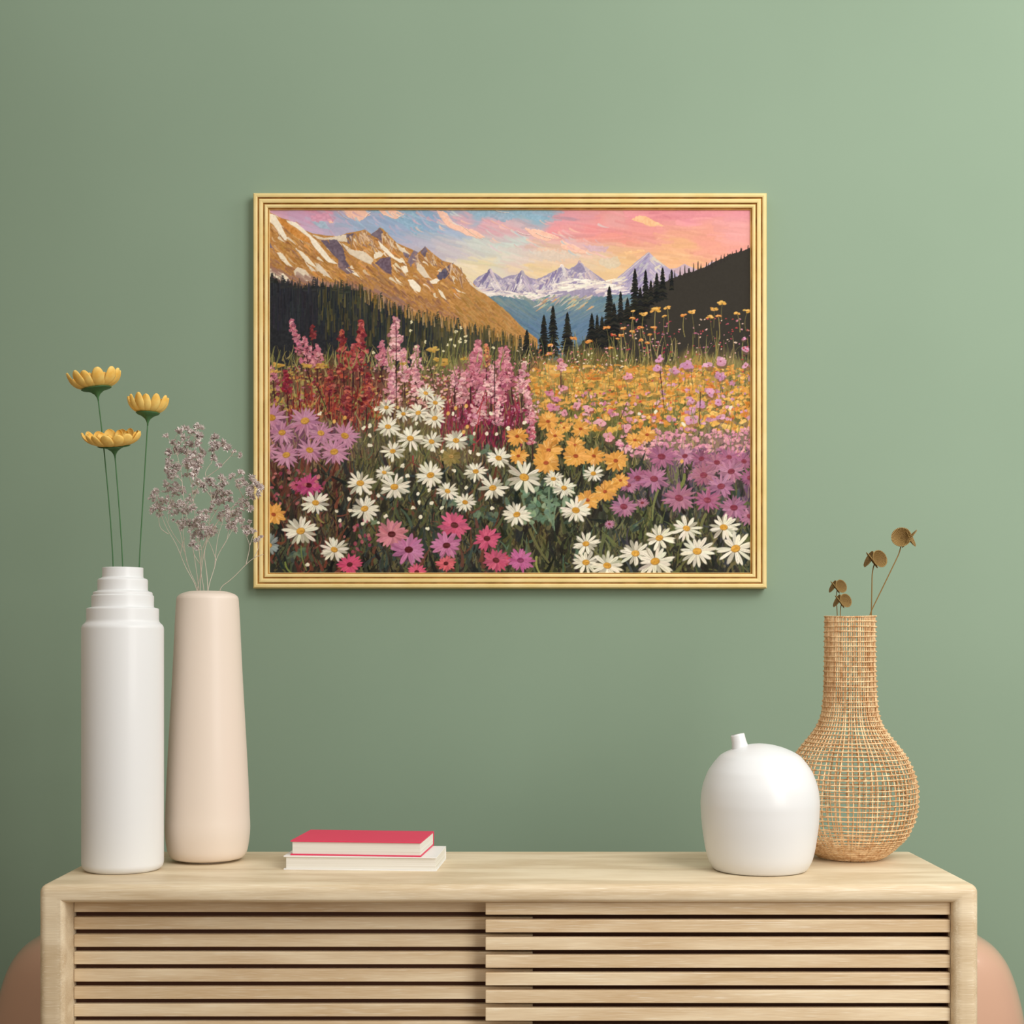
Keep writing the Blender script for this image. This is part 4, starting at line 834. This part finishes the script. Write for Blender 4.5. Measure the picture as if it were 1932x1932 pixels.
yellow('yellow flower in the white vase, tallest bloom, leaning left', P(182, 734, 2.675), base_pt(215.5, 2.67), [P(214.5, 1072, 2.672), P(207, 960, 2.674), P(194, 825, 2.676)], (math.radians(2), math.radians(-9), 0), .049, .027, [(13, 1, 1.05, .3), (9, .74, 1.05, .6)], 4)
yellow('yellow flower in the white vase, right bloom held level', P(279, 780, 2.665), base_pt(261, 2.665), [P(262, 1072, 2.665), P(270, 940, 2.665), P(275.5, 850, 2.665)], (math.radians(0), math.radians(1), 0), .0385, .029, [(13, 1, 1, .1), (9, .74, 1.0, .5)], 9)
yellow('yellow flower in the white vase, lowest and widest bloom', P(215, 842, 2.645), base_pt(234, 2.65), [P(232.5, 1072, 2.65), P(224.5, 950, 2.648)], (math.radians(15), math.radians(-2), 0), .0525, .024, [(14, 1, 1, .2), (10, .74, 1.25, .5), (5, .4, 1.5, .2)], 2)

# ------------------------------------------------------------------ dried sprigs in the peach vase
def sprig(label, stems, clusters, seed, dep=0.):
    """stems: pixel polylines, first one starts in the vase; clusters: (x, y, spread, count, size)"""
    rr = random.Random(seed); b0 = stems[0][0]
    base = P(391.7+(b0[0]-391.7)*.8, 1219, D2+dep*.3); base.z = TOP+.02
    r = empty('dried_flower_sprig', base, label, 'dried flowers', 'dried sprigs in the peach vase')
    def depth(y): return D2+dep*min(1.6, max(0, (1115-y)/150.))
    V = []; Fc = []; nodes = []
    for si, st in enumerate(stems):
        pts = [P(x, y, depth(y))-base for x, y in st]
        if si == 0: pts = [Vector((0, 0, 0)), Vector((pts[0].x*.7, pts[0].y*.6, .42))]+pts
        sp = spline(pts, 6); n = len(sp); r0 = (.0011 if si == 0 else .0008)
        if si == 0: sp = soft_path(sp, .008, 8); n = len(sp)
        tube(sp, [r0*(1-.55*i/n) for i in range(n)], V, Fc, 6); nodes += [q for q in sp if q.z > .53]
    for (x, y, sprd, cnt, sz) in clusters:
        c = P(x, y, depth(y)+rr.uniform(-.02, .02))-base
        nd = [q for q in nodes if q.z < c.z+.002] or nodes
        near = min(nd, key=lambda q: (q-c).length+.35*abs(q.x-c.x)); CV = []; CF = []
        tube(spline([near, near.lerp(c, .5)+Vector((rr.uniform(-.003, .003), 0, -.002)), c], 4), .00045, V, Fc, 4)
        for k in range(int(cnt*1.3+.5)):
            f = c+Vector((rr.gauss(0, 1), rr.gauss(0, 1), rr.gauss(0, .9)))*sprd*.001*.62
            tube([c.lerp(near, .12), c.lerp(f, .6)+Vector((0, 0, -.001)), f], .0003, V, Fc, 3)
            up = ((f-near)+Vector((rr.gauss(0, .3), rr.gauss(0, .3)-.25, .4))*.01).normalized(); sx = up.orthogonal().normalized(); sy = up.cross(sx)
            nsp = rr.randint(10, 13); R = sz*.00125*rr.uniform(.8, 1.25)
            for j in range(nsp):
                a = j*2.399+rr.uniform(-.2, .2); el = rr.uniform(.1, 1.25); d = (sx*math.cos(a)+sy*math.sin(a))*math.cos(el*.9)+up*math.sin(el*.9)
                s_ = d.orthogonal().normalized(); t_ = d.cross(s_); w = R*.16; bI = len(CV)
                CV += [f, f+d*R*.45+s_*w, f+d*R*.45-s_*w*.5+t_*w*.86, f+d*R*.45-s_*w*.5-t_*w*.86, f+d*R]
                CF += [(bI, bI+2, bI+1), (bI, bI+3, bI+2), (bI, bI+1, bI+3), (bI+4, bI+1, bI+2), (bI+4, bI+2, bI+3), (bI+4, bI+3, bI+1)]
        mesh_obj('floret_cluster', CV, CF, M['floret'], r, False)
    mesh_obj('stem', V, Fc, M['sprig_stem'], r)
B, S_ = 6.6, 4.4
sprig('dried sprig reaching farthest left and low from the peach vase', [[(372, 1112), (352, 1075), (340, 1045), (330, 1022), (315, 998), (304, 972)], [(318, 1008), (303, 996), (299, 975)], [(340, 1046), (345, 1025), (350, 1012)], [(304, 972), (296, 950)]],
      [(296, 930, 6, 7, S_), (290, 940, 6, 6, S_), (302, 952, 7, 8, S_), (312, 946, 6, 6, S_), (292, 962, 6, 7, S_), (304, 963, 7, 9, S_), (316, 958, 5, 5, S_)], 1, -.03)
sprig('dried sprig with fine florets second from the left in the peach vase', [[(374, 1112), (358, 1080), (347, 1035), (338, 1024), (322, 1000), (312, 975)], [(347, 1040), (340, 1005), (332, 985)], [(352, 1060), (346, 1015), (345, 985)], [(320, 950), (318, 985)]],
      [(328, 955, 6, 7, S_), (340, 950, 6, 7, S_), (330, 968, 7, 9, S_), (345, 962, 7, 8, S_), (340, 990, 6, 6, S_), (325, 920, 6, 7, S_), (338, 918, 7, 8, S_), (315, 915, 5, 5, S_), (330, 930, 7, 8, S_), (345, 928, 6, 7, S_), (316, 925, 6, 6, S_)], 2, .05)
sprig('tallest dried sprig, crowned with large star florets, in the peach vase', [[(375, 1112), (368, 1060), (360, 1010), (350, 965), (344, 915), (341, 885), (334, 858)], [(341, 885), (352, 860), (358, 840)], [(344, 910), (330, 890)], [(358, 842), (368, 825), (374, 815)], [(334, 858), (326, 840)]],
      [(316, 824, 3, 2, B), (326, 836, 4, 3, B), (337, 815, 4, 3, B), (352, 810, 5, 4, B), (372, 808, 4, 4, B), (379, 822, 4, 4, B), (362, 818, 4, 3, B), (346, 832, 5, 4, B), (357, 842, 6, 5, B), (372, 838, 5, 3, B), (361, 855, 5, 4, B), (336, 850, 5, 4, B), (324, 855, 5, 4, B), (348, 854, 5, 3, B), (382, 855, 4, 4, B), (375, 862, 3, 2, B),
       (318, 870, 6, 7, S_), (328, 878, 7, 8, S_), (318, 888, 6, 6, S_), (332, 892, 6, 7, S_), (322, 902, 6, 7, S_), (338, 885, 4, 4, S_)], 3, .02)
sprig('dried sprig with star florets just below the crown of the tallest one', [[(372, 1113), (379, 1085), (376, 1040), (370, 1000), (366, 950), (362, 915), (368, 890), (372, 878)], [(366, 940), (374, 915), (370, 895)], [(362, 915), (354, 890), (352, 878)]],
      [(352, 872, 5, 4, B), (362, 868, 5, 3, B), (370, 880, 5, 5, B), (356, 884, 4, 3, B), (374, 872, 4, 3, B), (366, 892, 4, 3, B), (352, 896, 4, 4, S_), (345, 950, 6, 7, S_), (356, 942, 6, 7, S_), (364, 958, 6, 7, S_), (352, 960, 6, 7, S_), (372, 912, 5, 5, S_), (368, 925, 5, 4, S_)], 4, -.05)
sprig('upright dried sprig in the middle of the peach vase', [[(392, 1112), (390, 1080), (385, 1045), (392, 1010), (396, 970), (400, 940), (392, 905), (386, 893), (398, 874)], [(395, 960), (412, 920), (418, 895)], [(400, 940), (380, 915), (372, 922)], [(390, 900), (412, 884), (434, 862), (442, 852)], [(398, 876), (402, 860), (406, 842)], [(396, 985), (416, 950)]],
      [(403, 866, 4, 5, B), (405, 828, 4, 4, B), (410, 840, 4, 4, B), (400, 850, 4, 3, B), (420, 838, 4, 4, B), (430, 846, 4, 4, B), (403, 838, 3, 3, B), (415, 877, 4, 4, S_), (442, 851, 3, 3, 3.6), (453, 858, 3, 3, S_), (392, 905, 6, 7, S_), (384, 918, 6, 7, S_), (400, 915, 7, 9, S_), (412, 925, 7, 10, S_), (405, 935, 7, 10, S_), (420, 935, 7, 9, S_),
       (418, 948, 7, 10, S_), (408, 948, 7, 9, S_), (430, 942, 6, 8, S_), (421, 905, 4, 3, B), (420, 915, 5, 5, 5.4), (432, 930, 6, 7, S_), (427, 958, 6, 7, S_), (400, 960, 5, 6, S_)], 5, .03)
sprig('heavy dried sprig leaning right, its large florets over the picture frame', [[(377, 1113), (383, 1050), (393, 1015), (408, 988), (425, 968), (440, 955), (458, 938), (472, 920)], [(425, 968), (448, 960), (462, 955)], [(440, 955), (436, 975)], [(408, 988), (402, 1010)], [(458, 938), (448, 915), (442, 902)]],
      [(476, 906, 4, 5, B), (492, 919, 3, 3, B), (482, 916, 4, 3, B), (469, 924, 5, 6, B), (486, 931, 3, 3, B), (474, 938, 4, 4, B), (462, 950, 5, 5, B), (470, 960, 4, 3, 5), (455, 955, 5, 5, 5), (456, 906, 5, 6, S_), (464, 914, 4, 3, S_), (454, 892, 4, 4, S_), (438, 898, 4, 5, S_), (450, 918, 4, 4, S_), (442, 966, 6, 8, S_), (434, 975, 6, 8, S_), (440, 988, 6, 8, S_), (448, 975, 6, 7, S_), (430, 968, 5, 6, S_), (456, 980, 4, 4, S_)], 6, -.06)
sprig('short forked dried sprig on the right side of the bunch', [[(392, 1113), (404, 1075), (408, 1055), (418, 1035), (430, 1015), (438, 1000)], [(408, 1058), (400, 1035), (392, 1018)], [(418, 1035), (428, 1018), (431, 1000)], [(405, 1070), (410, 1020), (420, 985)]],
      [(436, 995, 5, 6, S_), (430, 988, 5, 6, S_), (442, 998, 4, 4, S_), (420, 970, 6, 7, S_), (412, 978, 6, 7, S_), (400, 995, 6, 7, S_), (405, 1005, 5, 6, S_), (395, 1008, 5, 5, S_)], 7, .06)
sprig('thin dried sprig stretching low to the right over the frame corner', [[(414, 1114), (428, 1100), (445, 1085), (464, 1065), (480, 1052), (497, 1046)], [(464, 1065), (468, 1048), (471, 1030), (465, 1012)], [(471, 1030), (477, 1012)], [(480, 1052), (487, 1035), (488, 1022)]],
      [(464, 1006, 4, 6, S_), (470, 998, 4, 4, S_), (460, 996, 4, 4, S_), (477, 1004, 4, 4, S_), (472, 988, 3, 3, S_), (455, 984, 4, 4, S_), (486, 1020, 3, 4, S_), (492, 1013, 2, 2, S_)], 8, -.02)
sprig('low bushy dried sprig filling the centre above the peach vase rim', [[(385, 1114), (378, 1075), (382, 1040), (374, 1015), (372, 985)], [(378, 1065), (366, 1045), (362, 1020)], [(382, 1035), (392, 1010), (394, 990)], [(374, 1010), (358, 985), (352, 975)]],
      [(370, 985, 7, 10, S_), (382, 995, 7, 10, S_), (360, 995, 7, 9, S_), (386, 980, 7, 9, S_), (374, 1008, 7, 9, S_), (392, 1002, 6, 7, S_), (364, 1026, 5, 6, S_), (378, 970, 6, 8, S_), (350, 985, 6, 7, S_), (366, 1010, 6, 8, S_), (385, 1012, 6, 7, S_), (345, 995, 5, 5, S_), (370, 1034, 4, 4, S_), (388, 965, 5, 6, S_)], 9, -.04)

# ------------------------------------------------------------------ dried curled heads in the rattan vase
def pod_mat():
    m = new_mat('dried_woven_pod', (130, 98, 52), .6, spec=.25); nt = m.node_tree; N = nt.nodes; L = nt.links; b = N['Principled BSDF']
    at = N.new('ShaderNodeUVMap'); at.uv_map = 'polar'; sep = N.new('ShaderNodeSeparateXYZ'); L.new(at.outputs[0], sep.inputs[0])
    def wv(o, f):
        a = N.new('ShaderNodeMath'); a.operation = 'MULTIPLY'; a.inputs[1].default_value = f; s = N.new('ShaderNodeMath'); s.operation = 'SINE'; L.new(o, a.inputs[0]); L.new(a.outputs[0], s.inputs[0]); return s
    a, c = wv(sep.outputs[0], 6.2832*36), wv(sep.outputs[1], 6.2832*8)
    mx = N.new('ShaderNodeMath'); mx.operation = 'MAXIMUM'; L.new(a.outputs[0], mx.inputs[0]); L.new(c.outputs[0], mx.inputs[1])
    cr = N.new('ShaderNodeValToRGB'); cr.color_ramp.elements[0].position = .0; cr.color_ramp.elements[1].position = .8; cr.color_ramp.elements[0].color = (*lin((168, 138, 80)), 1); cr.color_ramp.elements[1].color = (*lin((96, 68, 34)), 1)
    L.new(mx.outputs[0], cr.inputs[0]); L.new(cr.outputs[0], b.inputs['Base Color'])
    bp = N.new('ShaderNodeBump'); bp.inputs['Strength'].default_value = .6; bp.inputs['Distance'].default_value = .0006; L.new(mx.outputs[0], bp.inputs['Height']); L.new(bp.outputs[0], b.inputs['Normal'])
    return m
M['pod'] = pod_mat()
def dish(name, parent, c, nrm, upv, R, sx=1., depth=.35, twist=0.):
    """a curled papery disc: shallow cup, one side rolled"""
    nrm = Vector(nrm).normalized(); s = Vector(upv).cross(nrm).normalized(); u = nrm.cross(s); V = []; Fc = []; NR, NA = 9, 40; uv = []
    for i in range(NR+1):
        t = i/NR
        for k in range(NA):
            a = 2*math.pi*k/NA; x = R*t*math.cos(a)*sx; y = R*t*math.sin(a); z = R*depth*t*t*(1+.35*math.cos(a+twist))
            V.append(Vector(c)+s*x+u*y+nrm*z)
    for i in range(NR):
        for k in range(NA):
            a, b = i*NA+k, i*NA+(k+1) % NA; Fc.append((a, b, b+NA, a+NA)); uv.append(((k/NA, i/NR), ((k+1)/NA, i/NR), ((k+1)/NA, (i+1)/NR), (k/NA, (i+1)/NR)))
    o = mesh_obj(name, V, Fc, M['pod'], parent); ul = o.data.uv_layers.new(name='polar'); j = 0
    for f in uv:
        for q in f: ul.data[j].uv = q; j += 1
    md = o.modifiers.new('thick', 'SOLIDIFY'); md.thickness = .0009; return o
def pod(label, cpx, cpy, R, D, stem, mirror):
    base = P(1604+(stem[-1][0]-1604)*.8, 1219, D); base.z = TOP+.30; r = empty('dried_pod_stem', base, label, 'dried flower', 'dried curled heads in the rattan vase'); c = P(cpx, cpy, D)-base; m = mirror
    V = []; Fc = []; pts = [P(x, y, D)-base for x, y in stem]; pts.append(Vector((pts[-1].x*.75, pts[-1].y, 0))); pts[0].y += .002; pts.insert(0, pts[0].lerp(c, .55)+Vector((0, .003, 0)))
    tube(soft_path(pts, .006, 4), .0008 if R < 15 else .00105, V, Fc, 8); mesh_obj('stem', V, Fc, M['pod_stem'], r)
    R = R*D/F
    dish('curled_disc', r, c+Vector((0, .002, 0)), (.35*m, -1, .12), (0, 0, 1), R, .98, .6, 2)
    dish('curled_disc', r, c+Vector((-.66*R*m, .004, -.08*R)), (-.86*m, -.34, .44), (.5*m, 0, 1), R*1.0, .75, .3, 0)
    dish('curled_disc', r, c+Vector((-.5*R*m, -.3*R, .02*R)), (-.74*m, .05, -.62), (-.62*m, -.2, .8), R*1.12, .55, .16, 1)
pod('dried curled flower head on the longest stem, leaning far right out of the rattan vase', 1702, 1015, 19, 2.79, [(1701, 1036), (1672, 1095), (1646, 1148), (1639, 1163)], -1)
pod('dried curled flower head on a straight stem rising from the right of the rattan vase', 1655, 1055.5, 17, 2.80, [(1646, 1072), (1645, 1110), (1644, 1163)], 1)
pod('small dried curled flower head, upper of the two at the left of the rattan neck', 1583.5, 1107, 13, 2.81, [(1577, 1118), (1578.5, 1140), (1580, 1163)], 1)
pod('small dried curled flower head, lower of the two, just above the rattan rim', 1592, 1134, 13.5, 2.79, [(1584, 1146), (1585, 1155), (1586, 1163)], 1)
